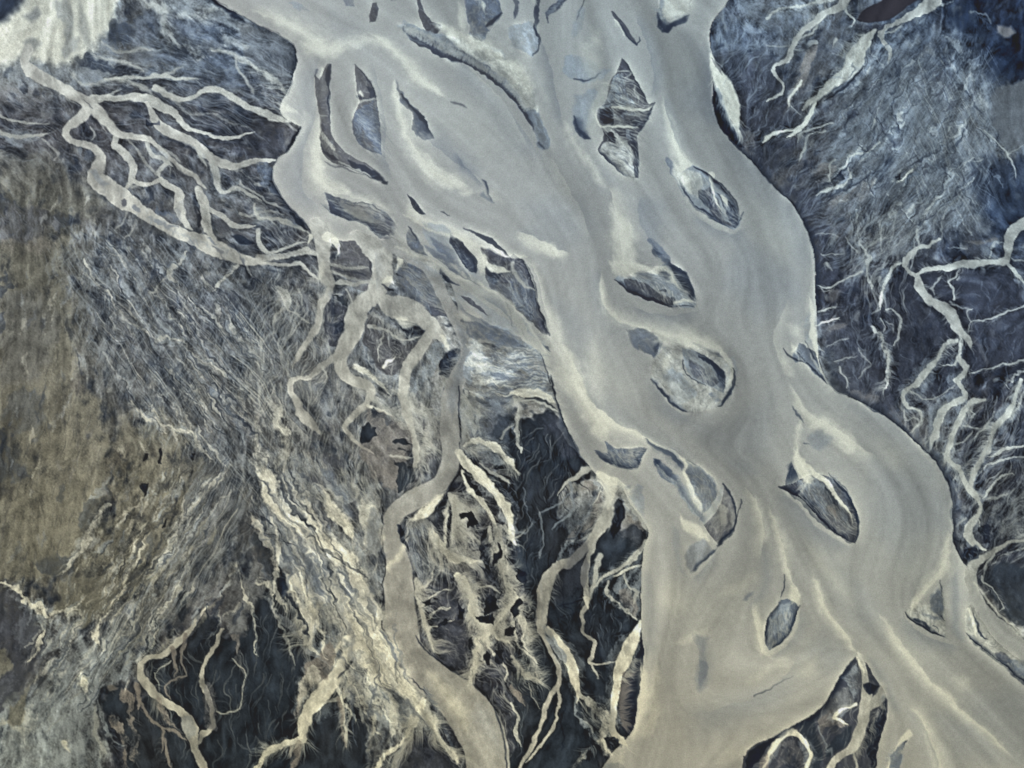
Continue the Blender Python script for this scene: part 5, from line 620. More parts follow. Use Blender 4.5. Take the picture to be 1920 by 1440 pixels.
E('N','1352 242 6, 1380 270 8, 1405 300 10, 1440 338 12, 1485 385 12, 1512 430 12, 1529 500 12, 1531 600 12',-1,.6,.9); E('N','1556 722 10, 1620 757 12, 1690 805 14, 1740 850 14, 1768 885 14, 1784 930 12, 1786 1008 10, 1808 1056 8',-1,.65,.9); E('N','512 310 4, 512 335 8, 524 364 16, 547 394 20, 582 430 14',1,.8,.6); E('K','566 238 6, 556 262 10, 538 287 8',1,.85,.5); E('N','556 98 4, 553 130 6, 543 162 6, 532 184 5',1,.7,.6)
E('N','598 380 4, 630 403 14, 680 420 22, 716 446 18, 735 446 8',-1,.8,.9); E('C','605 360 6, 650 366 12, 700 378 14, 745 400 10',-1,.5,.6); E('g','700 470 16, 706 510 16, 704 550 10',-1,.3,.3); E('N','622 540 6, 628 580 10, 620 620 10',1,.4,.9); E('N','862 450 4, 885 480 10, 894 514 8',1,.7,.7); E('N','604 128 6, 600 180 8, 606 240 8',1,0,.7)
E('C','985 486 8, 1010 520 12, 1020 570 14, 1034 620 14',-1,.5,.2); E('c','870 425 8, 920 445 12, 960 470 10',-1,.7,.2)
S('C','795 38 8, 845 58 14, 900 84 18, 945 112 20, 975 142 18, 995 172 16, 1008 200 12',12,.8,1,.3); S('c','1012 120 20, 1025 170 20, 1030 220 14',16,.5)
S('c','1150 135 10, 1130 175 14, 1112 215 12, 1112 250 12, 1118 285 8',9,.8,.8,.2); S('C','1165 190 12, 1150 205 8',6,.6); S('c','1140 306 8, 1165 328 8, 1195 338 6',8,.6,.8)
S('C','1255 290 10, 1272 325 22, 1288 352 18, 1302 378 6',9,.85,.8,.3); S('c','1278 362 6, 1305 395 6, 1340 422 6, 1375 438 4',6,.6,.6)
S('C','1130 480 14, 1160 500 26, 1190 505 26, 1225 500 16',10,.9,.8,.25); S('c','1165 555 8, 1210 575 8, 1260 586 6',8,.5,.6)
S('C','995 455 10, 1030 470 20, 1065 478 14',14,.8,1,.2); S('C','1028 540 10, 1036 600 18, 1048 650 22, 1060 700 26, 1078 745 26, 1100 780 20',22,.6,1,.15)
S('C','1260 640 14, 1300 640 14, 1345 655 12, 1364 672 10',8,.7,.8,.3); S('c','1235 690 20, 1250 715 24, 1290 745 24, 1320 755 16',14,.5,1,.6); S('C','1215 640 6, 1245 640 8, 1262 640 8',8,.6)
S('C','540 70 14, 585 88 30, 620 96 34, 660 90 20',16,.8,1,.2); S('C','560 200 12, 575 230 16, 560 262 10',10,.6); S('C','1085 60 20, 1110 120 30, 1122 180 16',24,.5); S('C','720 80 16, 760 110 14, 800 150 14, 850 190 10',20,.5)
S('c','1250 60 20, 1290 120 30, 1300 200 30',40,.4); S('C','1460 600 10, 1500 625 14, 1505 650 10',14,.5); S('C','880 350 30, 930 370 30, 960 400 20',24,.45,1,.2); S('C','840 345 26, 880 358 26, 905 360 14',12,.7,1,.3)
S('c','1380 340 20, 1440 400 30, 1470 470 30, 1480 540 20',40,.35); S('C','1130 600 16, 1110 660 24, 1120 740 30, 1150 780 24',30,.35,1,.15); S('C','1620 800 30, 1680 860 40, 1720 920 30',50,.3); S('C','1240 1040 30, 1260 1120 40, 1250 1200 30',40,.35); S('C','1440 1230 20, 1500 1260 20, 1540 1210 20',24,.3); S('C','1500 1000 16, 1560 1080 20, 1620 1160 16',24,.35)
S('C','1200 1230 12, 1208 1300 16, 1200 1360 16',14,.6); S('g','1340 860 20, 1400 880 30, 1450 900 20',30,.4); S('g','1420 1000 16, 1440 1080 16, 1400 1150 20',20,.4); S('g','1620 1220 14, 1660 1280 14, 1690 1350 16',16,.4)

S('M','785 455 8, 830 490 14, 870 522 10',8,.6,1,.8); S('M','700 560 3, 705 600 3',3,0); S('C','757 405 4, 800 428 5, 860 445 5, 920 466 5, 985 484 6',4,.6); S('C','742 462 4, 800 490 5, 852 520 5, 905 535 5, 950 560 5, 985 600 5, 1030 670 6',5,.5); S('M','815 458 6, 850 490 8, 880 522 5',5,.5,1,.8)

# --- feathered silt along the small branches
for q in (("C",'842 922 20, 850 955 44, 847 1000 44, 842 1030 20',-1,.6),("C",'800 985 16, 826 1022 40, 860 1046 44, 900 1054 20',1,.55),("c",'862 882 10, 905 905 18, 935 940 20, 955 985 12',1,.5),("C",'940 985 10, 938 1040 24, 950 1100 26, 972 1160 26, 988 1205 14',-1,.5),("c",'940 985 8, 938 1040 14, 950 1100 16, 972 1160 16',1,.45),
 ("c",'855 1080 10, 882 1120 22, 890 1150 22, 915 1180 16, 950 1205 10',-1,.55),("c",'855 1080 10, 882 1120 20, 890 1150 22, 910 1180 14',1,.5),("C",'965 1125 10, 925 1172 20, 895 1222 22, 882 1290 12',1,.5),("C",'965 1125 10, 925 1172 18, 895 1222 18, 882 1290 12',-1,.45),
 ("c",'782 1080 10, 790 1135 22, 802 1185 24, 816 1222 10',-1,.5),("c",'535 1075 10, 575 1110 26, 590 1160 34, 582 1210 16',1,.5),("C",'790 1330 14, 815 1370 30, 850 1425 20',-1,.5),("c",'780 1330 14, 770 1380 30, 740 1420 20',1,.5),("c",'764 720 10, 765 770 26, 774 820 26, 784 860 12',-1,.5),("c",'756 720 8, 758 770 18, 768 830 10',1,.4),
 ("L",'868 740 14, 866 790 36, 866 835 20',-1,.55),("c",'700 760 10, 735 775 24, 765 800 14',1,.45),("c",'1165 905 10, 1150 950 14, 1125 1000 12',-1,.4),("L",'1118 910 8, 1110 950 26, 1085 1000 26, 1055 1040 12',1,.4),("c",'500 700 14, 540 780 26, 590 830 20',1,.5),("C",'500 940 20, 580 1000 40, 660 1060 40, 700 1120 30',1,.4)):
    E(q[0],q[1],q[2],q[3],1.1)
for q in (('842 925 850 960 845 1020',-1,55,260),('805 990 830 1028 890 1054',1,44,220),('940 985 938 1040 950 1100 972 1160 988 1205',-1,34,300),('940 985 938 1040 950 1100 972 1160',1,22,200),('855 1080 882 1120 890 1150 915 1180 950 1205',-1,32,240),('855 1080 882 1120 890 1150 910 1180',1,30,200),('965 1125 925 1172 895 1222 882 1290',0,30,360),
 ('782 1085 790 1135 802 1185 816 1222',-1,34,160),('535 1075 575 1110 590 1160 582 1210',1,50,220),('790 1330 815 1370 850 1425',-1,40,160),('780 1330 770 1380 740 1420',1,50,160),('764 720 765 770 774 820 784 860',-1,36,240),('868 740 866 790 866 835',-1,46,200),('960 1240 990 1268 1015 1280',0,26,120),('640 1270 660 1310 645 1380',0,30,90),('575 1350 568 1385 530 1397 500 1412',-1,26,100),
 ('1726 535 1740 556 1780 588 1800 622 1820 650',0,16,120),('1890 490 1840 492 1770 503 1735 508',0,16,100),('1700 730 1735 700 1765 660 1795 640',0,18,90),('1828 753 1800 785 1780 830 1777 862 1804 895 1835 940',0,18,160),('1912 715 1896 768 1866 802 1836 864 1820 918',0,22,200),('1635 615 1660 650 1665 690 1655 730',0,18,90),('1480 95 1515 50 1560 18',0,18,110),('1518 190 1568 152 1605 104 1625 75',-1,14,120)):
    FR('c',q[0],q[1],q[2],q[3],.62,None,1,14)
for q in ('790 1085 800 1150 818 1215','900 1000 905 1060 912 1085','880 1195 884 1240 878 1290'):
    RV('N',' '.join(q.split())+' 830 1180 820 1100' if q[0]=='7' else q+' 930 1100 925 1000',40,24,.5,None,.8)
# dark hollows between the branches
for q in ('905 1120 925 1112 930 1140 908 1148','897 1152 920 1148 920 1164 902 1164','946 1175 968 1178 962 1196 946 1190','862 960 880 950 890 975 870 985','958 1130 975 1128 980 1150 965 1158','930 1215 945 1225 940 1245 928 1240','905 1215 920 1225 915 1250 902 1240','860 1130 875 1140 872 1165 858 1160','970 1060 985 1070 985 1100 975 1090','800 1120 815 1128 812 1140 802 1140','820 1160 835 1158 835 1170 822 1172','930 1010 935 1040 928 1060 922 1030'):
    A('K',q,3,.8,2,.25)

A('M','868 602 905 610 950 632 985 650 940 646 900 640 880 630',4,.7,1,1); S('M','800 440 10, 840 475 16, 872 512 10',6,.6,1,.9); S('M','905 600 4, 930 615 6, 965 640 4',4,.5,1,.9)
S('M','560 980 8, 600 1040 16, 640 1090 20, 660 1130 10',10,.5,2,1); S('M','520 960 8, 545 1020 16, 590 1080 18, 610 1130 8',10,.55,2,1); S('M','730 1270 6, 750 1310 12, 760 1360 8',8,.5,1,.9); S('M','600 870 8, 640 930 12, 680 990 8',8,.5,2,1); S('M','700 1210 6, 725 1250 12, 760 1300 8',8,.4,1,.9); S('M','470 900 10, 500 960 16, 530 1000 10',10,.5,2,1)
S('M','690 1290 6, 700 1330 12, 690 1360 6',6,.6,1,.9); S('M','640 1200 6, 655 1170 8, 670 1150 5',6,.5,1,.9); S('C','640 1120 12, 665 1180 20, 700 1240 26, 745 1290 24, 790 1335 12',12,.5,1,.5)

# drawn-out bands over the big silt fan
rq = np.random.default_rng(77)
for k in range(70):
    t_ = rq.random(); x0_ = 470+t_*150+rq.normal()*20; y0_ = 850+rq.random()*260; ln_ = 60+rq.random()*150
    a0 = math.radians(52+12*rq.normal()); x1 = x0_+math.cos(a0)*ln_*.5; y1 = y0_+math.sin(a0)*ln_*.5; a1 = a0+math.radians(10+8*rq.normal())
    x2 = x1+math.cos(a1)*ln_*.5; y2 = y1+math.sin(a1)*ln_*.5; w_ = 3+rq.random()*7
    if x2 > 700+(y2-1000)*.28: continue
    S('cCMNMg'[k % 6], '%g %g 2, %g %g %g, %g %g 2' % (x0_, y0_, x1, y1, w_, x2, y2), 4, .5, 2, .6)
for k in range(60):
    x0_ = 620+rq.random()*120; y0_ = 1100+rq.random()*180; ln_ = 50+rq.random()*110; a0 = math.radians(58+14*rq.normal()); a1 = a0+math.radians(12*rq.normal())
    x1 = x0_+math.cos(a0)*ln_*.5; y1 = y0_+math.sin(a0)*ln_*.5; x2 = x1+math.cos(a1)*ln_*.5; y2 = y1+math.sin(a1)*ln_*.5
    if x2 > 716+(y2-1165)*.62: continue
    S('CcMcg'[k % 5], '%g %g 2, %g %g %g, %g %g 2' % (x0_, y0_, x1, y1, 3+rq.random()*6, x2, y2), 4, .5, 2, .6)
for k in range(90):          # wind-drawn streaks across the western plain into the mud
    x0_ = 200+rq.random()*260; y0_ = 860+rq.random()*300; ln_ = 30+rq.random()*70; a0 = math.radians(118+8*rq.normal())
    S('cLTQN'[k % 5], '%g %g 2, %g %g %g, %g %g 2' % (x0_, y0_, x0_+math.cos(a0)*ln_*.5, y0_+math.sin(a0)*ln_*.5, 3+rq.random()*4, x0_+math.cos(a0+.1)*ln_, y0_+math.sin(a0+.1)*ln_), 4, .45, 2, .9)
for k in range(60):
    x0_ = 130+rq.random()*330; y0_ = 440+rq.random()*380; ln_ = 30+rq.random()*60; a0 = math.radians(52+6*rq.normal())
    if x0_ < 130+(y0_-440)*.25: continue
    S('cLcN'[k % 4], '%g %g 2, %g %g %g, %g %g 2' % (x0_, y0_, x0_+math.cos(a0)*ln_*.5, y0_+math.sin(a0)*ln_*.5, 2.5+rq.random()*3, x0_+math.cos(a0+.1)*ln_, y0_+math.sin(a0+.1)*ln_), 3.5, .5, 2, .9)
for k in range(70):          # slanting streaks on the north-eastern plain
    x0_ = 1560+rq.random()*280; y0_ = 90+rq.random()*330; ln_ = 20+rq.random()*55; a0 = math.radians(130+9*rq.normal())
    S('cLNb'[k % 4], '%g %g 2, %g %g %g, %g %g 2' % (x0_, y0_, x0_+math.cos(a0)*ln_*.5, y0_+math.sin(a0)*ln_*.5, 3+rq.random()*4, x0_+math.cos(a0+.1)*ln_, y0_+math.sin(a0+.1)*ln_), 4, .45, 2, 1)

# deeper, greyer water between the shoals of the upper river
E('M','700 120 14, 712 170 30, 722 230 36, 722 290 34, 735 340 16',1,.28,.2); E('M','770 215 16, 800 262 40, 850 300 50, 905 335 30',-1,.28,.3); E('g','600 100 16, 588 160 40, 590 220 44, 570 290 50, 566 350 40, 600 395 30',1,.5,.2); E('g','850 110 30, 900 150 50, 950 200 60, 985 250 60, 1010 300 30',1,.45,.2)
E('M','1010 60 20, 1030 120 30, 1045 190 26, 1055 240 10',1,.28,.4); E('M','1190 20 14, 1210 80 30, 1225 140 30, 1222 190 12',-1,.25,.2); E('M','1335 60 14, 1332 120 34, 1336 200 34, 1352 250 16',1,.28,.2); E('g','1345 245 20, 1400 300 50, 1470 370 60, 1512 440 60, 1526 520 40',1,.4,.2)
E('M','1222 700 14, 1235 735 30, 1262 765 34, 1300 780 20',1,.25,.2); E('M','1462 915 20, 1500 955 40, 1545 1000 40, 1600 1030 20',1,.3,.2); E('M','1690 1148 14, 1720 1185 34, 1775 1208 30, 1800 1215 14',1,.28,.2); E('g','1785 900 20, 1786 960 50, 1780 1010 50',1,.35,.2); E('g','1560 730 20, 1640 775 40, 1710 830 50, 1765 900 30',1,.3,.2)
E('M','1308 585 14, 1290 592 26, 1230 590 30, 1180 572 14',-1,.22,.2); E('M','1395 425 12, 1380 440 26, 1340 430 26, 1300 400 12',-1,.25,.2); E('M','1204 1060 16, 1206 1120 34, 1207 1190 34, 1210 1240 20',-1,.28,.2); E('g','1500 1230 30, 1450 1290 60, 1380 1320 60, 1300 1340 40',-1,.35,.2); E('M','1505 1140 10, 1498 1175 26, 1475 1212 26, 1445 1235 12',-1,.25,.2)
E('g','1040 780 20, 1060 820 40, 1090 860 40, 1130 885 20',-1,.3,.2); E('M','1345 1030 10, 1325 1060 24, 1298 1085 20',-1,.25,.2); E('C','1030 290 10, 1060 340 26, 1090 400 30, 1110 450 20',1,.3,.2); E('C','1480 560 10, 1462 600 30, 1452 640 34, 1470 700 20',-1,.35,.2); E('C','880 130 10, 920 165 24, 960 215 30, 990 280 20',1,.3,.2)
E('N','600 362 5, 640 372 12, 690 382 14, 735 404 8',1,.5,1.1); E('b','640 378 6, 700 392 20, 742 420 20, 748 440 8',1,.5,1.1); E('M','858 560 8, 880 590 22, 930 612 26, 985 640 14',1,.45,1); E('N','798 470 6, 840 505 12, 880 528 12, 905 540 6',-1,.4,1.1); E('M','905 556 6, 940 580 14, 965 612 12',-1,.4,1)

# regular wind ripples on the two plains
for k in range(170):
    u_ = rq.random(); x0_ = 110+rq.random()*330; y0_ = 420+rq.random()*330; ln_ = 70+rq.random()*120; a0 = math.radians(50+4*rq.normal()); x2 = x0_+math.cos(a0)*ln_; y2 = y0_+math.sin(a0)*ln_
    if x0_ < 125+(y0_-440)*.32 or y0_ < 430+(x0_-240)*.5: continue
    S('LcNLb'[k % 5], '%g %g 1.5, %g %g 3, %g %g 1.5' % (x0_, y0_, (x0_+x2)/2+3*rq.normal(), (y0_+y2)/2, x2, y2), 3, .34, 2, 1.2)
for k in range(150):
    x0_ = 340+rq.random()*130; y0_ = 800+rq.random()*200; t_ = rq.random()*260; x0_ -= t_*.9; y0_ += t_*1.1; ln_ = 50+rq.random()*110; a0 = math.radians(121+5*rq.normal()); x2 = x0_+math.cos(a0)*ln_; y2 = y0_+math.sin(a0)*ln_
    S('LcNcQ'[k % 5], '%g %g 1.5, %g %g 3.4, %g %g 1.5' % (x0_, y0_, (x0_+x2)/2+3*rq.normal(), (y0_+y2)/2, x2, y2), 3, .34, 2, 1.2)
for k in range(150):
    x0_ = 1580+rq.random()*260; y0_ = 80+rq.random()*320; ln_ = 30+rq.random()*60; a0 = math.radians((128 if k % 3 else 63)+5*rq.normal()); x2 = x0_+math.cos(a0)*ln_; y2 = y0_+math.sin(a0)*ln_
    S('LNbc'[k % 4], '%g %g 1.5, %g %g 3, %g %g 1.5' % (x0_, y0_, (x0_+x2)/2+2*rq.normal(), (y0_+y2)/2, x2, y2), 3, .34, 2, 1.2)

# small threads joining across the dark hollows; more of them west of the trunk
RV('c','960 800 1060 800 1100 880 1040 960 990 1000',60,60,.4,105,1.2); RV('L','1000 1000 1060 1080 1010 1300 960 1380',60,60,.4,95,1.2); RV('c','280 1220 460 1180 470 1420 300 1400',120,60,.35,88,1.2); RV('c','480 1120 560 1180 560 1320 480 1420',60,70,.3,92,1); RV('L','1110 1000 1190 1080 1180 1220 1110 1200',70,40,.4,95,1.3)
RV('L','1500 560 1920 520 1920 960 1800 980 1780 860 1680 780 1560 700',260,60,.4,100,1.3); RV('L','1340 20 1460 20 1560 200 1500 330 1420 260',220,50,.45,125,1.0); RV('c','1590 380 1740 400 1700 560 1620 560',160,50,.45,100,1.0)
S('c','940 800 3, 930 850 3',3,0)
FR('c','1130 905 1146 935 1138 960 1112 1008',1,30,110,.6); FR('c','1045 1075 1023 1105 1016 1135',-1,22,60,.5); FR('c','1040 1190 1065 1230 1080 1275',-1,16,60,.6)

for k in range(170):         # the mud flats are combed by thin wash, dark and pale
    x0_ = -20+rq.random()*400; y0_ = 320+rq.random()*800; ln_ = 25+rq.random()*60; a0 = math.radians(100+10*rq.normal()); x2 = x0_+math.cos(a0)*ln_; y2 = y0_+math.sin(a0)*ln_
    S('TLNBcM'[k % 6], '%g %g 2, %g %g %g, %g %g 1.5' % (x0_, y0_, (x0_+x2)/2, (y0_+y2)/2, 3+5*rq.random(), x2, y2), 7.5, .26, 2, 1.6)

# fine silt threads over the bars
FR('c','760 58 800 80 850 104 905 131 955 168 985 210',-1,15,420,.7,-52,1,30); FR('c','745 44 790 62 850 88',1,16,160,.5,60,1,30)
RV('C','1128 150 1172 140 1210 195 1190 204 1125 203',110,36,.7,18,.7); RV('C','1125 236 1196 238 1197 330 1145 305',110,28,.65,42,.8); RV('C','1128 206 1222 204 1205 236 1150 232',60,22,.6,10,1.0); S('c','1135 150 8, 1120 195 10, 1114 230 8',8,.6,.8,.2)
FR('C','1340 130 1352 165 1366 200 1380 238',1,26,220,.75,100,1,16); FR('c','1380 240 1392 262',0,18,60,.5,95,1,20)
RV('c','1290 325 1330 330 1385 400 1375 425 1310 385',110,30,.6,52,.6); RV('C','1165 512 1260 500 1300 560 1265 570 1200 545',120,30,.6,36,.6); RV('c','910 475 980 500 1015 600 980 590 925 530',110,28,.55,55,.8)
RV('c','1285 655 1330 675 1355 715 1335 722 1300 705',80,26,.6,48,.5); RV('c','1500 890 1550 905 1600 985 1595 1010 1540 970 1490 920',140,36,.6,48,.5); RV('c','1445 1140 1490 1135 1480 1180 1445 1212 1437 1190',90,26,.6,100,.6); RV('c','1335 970 1358 925 1376 960 1370 1000 1350 1018',60,24,.55,110,.8)
RV('c','1125 838 1210 842 1196 876 1140 866',90,20,.6,30,.8); RV('c','1290 868 1335 900 1345 945 1320 965',90,26,.55,62,.5); RV('c','1225 862 1268 902 1255 905 1232 880',50,16,.55,45,.6); RV('c','664 210 708 190 714 285 680 272',120,26,.5,38,.3); RV('c','606 366 700 378 745 430 700 436 640 405',150,40,.6,28,.6)
RV('c','1700 1148 1768 1110 1774 1190 1720 1172',70,20,.5,60,.8); RV('c','845 440 892 500 885 512 850 470',40,22,.5,60,.5); RV('c','1605 1238 1560 1300 1470 1370 1530 1440 1640 1440 1660 1300',150,34,.5,105,1.0)
# ------------------------------------------------------------------ laying the minerals down
def build_flow():
    cs = 20.0
    nx = int((X1-X0)/cs)+1; ny = int((Y1-Y0)/cs)+1
    V = np.zeros((ny, nx, 3))
    def put(x, y, vx, vy, w):
        i = int((x-X0)/cs); j = int((y-Y0)/cs)
        if 0 <= i < nx and 0 <= j < ny: V[j, i] += (vx*w, vy*w, w)
    for o in OPS:
        if o[0] == 'S' and o[8]:
            Q = spline(o[2])
            d = np.diff(Q[:, :2], axis=0); l = np.hypot(d[:, 0], d[:, 1])+1e-6
            for q, dd, ll in zip(Q[:-1], d, l): put(q[0], q[1], dd[0]/ll, dd[1]/ll, ll/10)
    for h in PATHS:
        Q = spline(nums(h, 2), step=8.0); d = np.diff(Q, axis=0); l = np.hypot(*d.T)+1e-6
        for q, dd, ll in zip(Q[:-1], d, l): put(q[0], q[1], dd[0]/ll, dd[1]/ll, ll/5)
    for x, y, ang in HINTS:
        c, s_ = math.cos(math.radians(ang)), math.sin(math.radians(ang))
        for dx in (-20, 0, 20):
            for dy in (-20, 0, 20): put(x+dx, y+dy, c, s_, 5)
    V = V.astype(np.float32)
    acc = blur(V, 1, 2)*8+blur(V, 3, 2)*3+blur(V, 8, 2)+blur(V, 20, 2)*.3
    acc[..., 1] += 1e-5
    n = np.hypot(acc[..., 0], acc[..., 1])+1e-9
    F = acc[..., :2]/n[..., None]
    fy = np.clip((np.arange(NY)*ST)/cs-.5, 0, ny-1.001); fx = np.clip((np.arange(NX)*ST)/cs-.5, 0, nx-1.001)
    iy = fy.astype(int); ty = (fy-iy)[:, None, None]; ix = fx.astype(int); tx = (fx-ix)[None, :, None]
    a = F[iy]*(1-ty)+F[iy+1]*ty
    a = a[:, ix]*(1-tx)+a[:, ix+1]*tx
    n = np.hypot(a[..., 0], a[..., 1])+1e-9
    return (a/n[..., None]).astype(np.float32)

def lic(src, FX, FY, steps, h=1.0):
    out = src.copy(); cnt = 1
    for sgn in (1, -1):
        px = np.broadcast_to(np.arange(NX, dtype=np.float32)[None, :], (NY, NX)).copy()
        py = np.broadcast_to(np.arange(NY, dtype=np.float32)[:, None], (NY, NX)).copy()
        for k in range(steps):
            i = np.clip(np.rint(px), 0, NX-1).astype(np.int32); j = np.clip(np.rint(py), 0, NY-1).astype(np.int32)
            idx = j*NX+i
            px += sgn*h*FX.ravel()[idx]; py += sgn*h*FY.ravel()[idx]
            i = np.clip(np.rint(px), 0, NX-1).astype(np.int32); j = np.clip(np.rint(py), 0, NY-1).astype(np.int32)
            out += src.ravel()[j*NX+i]; cnt += 1
    return out/cnt

def norm(a):
    return (a-a.mean())/(a.std()+1e-9)

def trace(px, py, dirx, diry, ln, wig, wpx, strength, FLX, FLY):
    """many threads of water running over the same rough ground; returns deposit image"""
    step = 1.3; n = int(ln.max()/step)
    dep = np.zeros(NX*NY, np.float32)
    for k in range(n):
        i = np.clip(((px-X0)/ST), 0, NX-2); j = np.clip(((py-Y0)/ST), 0, NY-2)
        ii = i.astype(np.int32); jj = j.astype(np.int32); fx = (i-ii).astype(np.float32); fy = (j-jj).astype(np.float32)
        alive = (k*step < ln).astype(np.float32)
        wgt = strength*alive*np.minimum(1, 1.6*(1-k*step/ln))
        b = jj*NX+ii
        for q, ww in ((0, (1-fx)*(1-fy)), (1, fx*(1-fy)), (NX, (1-fx)*fy), (NX+1, fx*fy)):
            dep += np.bincount(b+q, weights=wgt*ww, minlength=NX*NY).astype(np.float32)[:NX*NY] if len(b) > 40000 else 0
            if len(b) <= 40000: np.add.at(dep, b+q, wgt*ww)
        ang = np.arctan2(diry, dirx)+wig*TURN[jj, ii]
        px = px+step*np.cos(ang); py = py+step*np.sin(ang)
    return dep.reshape(NY, NX)

def base_grid(rows):
    G = np.array([[PAL[ch] for ch in r] for r in rows], np.float32)
    ny, nx = G.shape[:2]
    fy = np.clip(((np.arange(NY)*ST+Y0)-80)/160, 0, ny-1.001); fx = np.clip(((np.arange(NX)*ST+X0)-80)/160, 0, nx-1.001)
    iy = fy.astype(int); ty = sstep(fy-iy)[:, None, None]; ix = fx.astype(int); tx = sstep(fx-ix)[None, :, None]
    a = G[iy]*(1-ty)+G[iy+1]*ty
    return (a[:, ix]*(1-tx)+a[:, ix+1]*tx).astype(np.float32)

def wrap_spline(P, closed=False): return spline(P, closed)

def paint():
    global TURN
    t0 = time.time()
    TURN = (1.5*vnoise(14, 21)+1.1*vnoise(6, 22)+.35*vnoise(3.2, 24)+.9*vnoise(34, 23)).astype(np.float32)
    F = build_flow()
    FXr, FYr = F[..., 0], F[..., 1]
    wgl = .30*vnoise(46, 31)+.30*vnoise(15, 32)+.34*vnoise(5, 33)
    ang = np.arctan2(F[..., 1], F[..., 0])+wgl
    FX = np.cos(ang).astype(np.float32); FY = np.sin(ang).astype(np.float32)
    r = np.random.default_rng(5)
    jj0, ii0 = np.mgrid[0:NY, 0:NX]
    def warped(a, k, wx=WX, wy=WY):
        return a[np.clip(jj0+(k*wy).astype(int), 0, NY-1), np.clip(ii0+(k*wx).astype(int), 0, NX-1)]
    def ridged(cells, sd):      # branching threads: folded noise at several sizes
        o = 0; w = 1.0; prev = 1.0
        for q, cl in enumerate(cells):
            n_ = np.exp(-np.abs(vnoise(cl, sd+q))*4.2)
            o = o+w*n_*prev; prev = .35+.65*n_; w *= .72
        return o
    white = r.normal(size=(NY, NX)).astype(np.float32)
    n0 = norm(blur(white, 1, 1)); n00 = norm(white)
    n1 = norm(lic(white, FX, FY, 3))
    n3 = norm(vnoise(22, 41)+.7*vnoise(9, 42)+.6*vnoise(60, 43))
    n4 = norm(lic(warped(vnoise(11, 71)+.8*vnoise(6, 72), 1.5), FX, FY, 16))
    patch = norm(.8*n4+.7*n3+.4*norm(vnoise(5, 73)))
    v1 = norm(lic(warped(ridged((26, 13, 7, 4), 80), 1.6), FX, FY, 4))
    v2 = norm(lic(warped(ridged((12, 7, 4), 90), 1.2), FX, FY, 5))
    v4 = norm(lic(blur(r.normal(size=(NY, NX)).astype(np.float32), 2, 2), FX, FY, 7)); v4 = norm(np.exp(-np.abs(v4)*2.6))
    TX = (.12*n00+.22*n0+.08*n1+.45*n4+.62*v1+.70*v2+.16*v4+.35*n3).astype(np.float32)
    # long bands of silt drawn out by the current
    q4 = 4; hx = FXr[::q4, ::q4]; hy = FYr[::q4, ::q4]; sh = hx.shape
    def lic4(src, steps):
        out = src.copy(); k_ = 1
        for sg in (1, -1):
            py_, px_ = np.mgrid[0:sh[0], 0:sh[1]].astype(np.float32)
            for _ in range(steps):
                ii = np.clip(np.rint(px_), 0, sh[1]-1).astype(int); jj = np.clip(np.rint(py_), 0, sh[0]-1).astype(int)
                px_ += sg*hx[jj, ii]; py_ += sg*hy[jj, ii]
                ii = np.clip(np.rint(px_), 0, sh[1]-1).astype(int); jj = np.clip(np.rint(py_), 0, sh[0]-1).astype(int)
                out += src[jj, ii]; k_ += 1
        return out/k_
    def up4(a):
        fy = np.arange(NY)/q4; fx = np.arange(NX)/q4; iy = np.minimum(fy.astype(int), sh[0]-2); ix = np.minimum(fx.astype(int), sh[1]-2)
        ty = (fy-iy)[:, None]; tx_ = (fx-ix)[None]
        a = a[iy]*(1-ty)+a[iy+1]*ty
        return (a[:, ix]*(1-tx_)+a[:, ix+1]*tx_).astype(np.float32)
    w1 = norm(up4(blur(norm(lic4(blur(r.normal(size=sh).astype(np.float32), 1, 1), 30)), 1, 1)))
    w2 = norm(up4(blur(norm(lic4(blur(r.normal(size=sh).astype(np.float32), 4, 2), 44)), 2, 1)))
    w3 = norm(up4(norm(lic4(r.normal(size=sh).astype(np.float32), 14))))
    WT = (.5*w1+.9*w2+.30*w3).astype(np.float32)
    ridge = np.clip(.6*v1+.75*v2, 0, 2.4)
    print('flow', time.time()-t0)
    global TXG
    TXG = TX
    C = base_grid(BASE)
    # general land texture: pale silt threads on darker sand
    C = C*(1+.11*np.clip(TX, -2, 2.6)[..., None])
    t = np.clip(.14*ridge*(np.clip(patch, -1.0, 2)+.9)+.04*patch, -.1, .6)
    t = np.where(t > 0, t, 0)[..., None]
    C = C+(PAL['L']-C)*t
    dk = np.clip(.22*(-patch-.4), 0, .5)[..., None]
    C = C+(PAL['N']-C)*dk
    fl = norm(lic(warped(vnoise(5.5, 111)+.6*vnoise(3.6, 112), 1.4), FX, FY, 3))
    C = C+(PAL['N']-C)*np.clip(.38*(fl-.75), 0, .55)[..., None]
    C = C+(PAL['c']-C)*np.clip(.22*(-fl-.95), 0, .4)[..., None]
    hue = np.clip(norm(vnoise(44, 75)+.7*vnoise(17, 76)+.4*norm(n4))*.13, -.25, .22)[..., None]
    C = np.where(hue > 0, C+(PAL['R']-C)*hue, C+(PAL['N']-C)*(-hue*.7))
    ID = np.zeros((NY, NX), np.int16); HT = np.ones((NY, NX), np.float32)
    obs = []
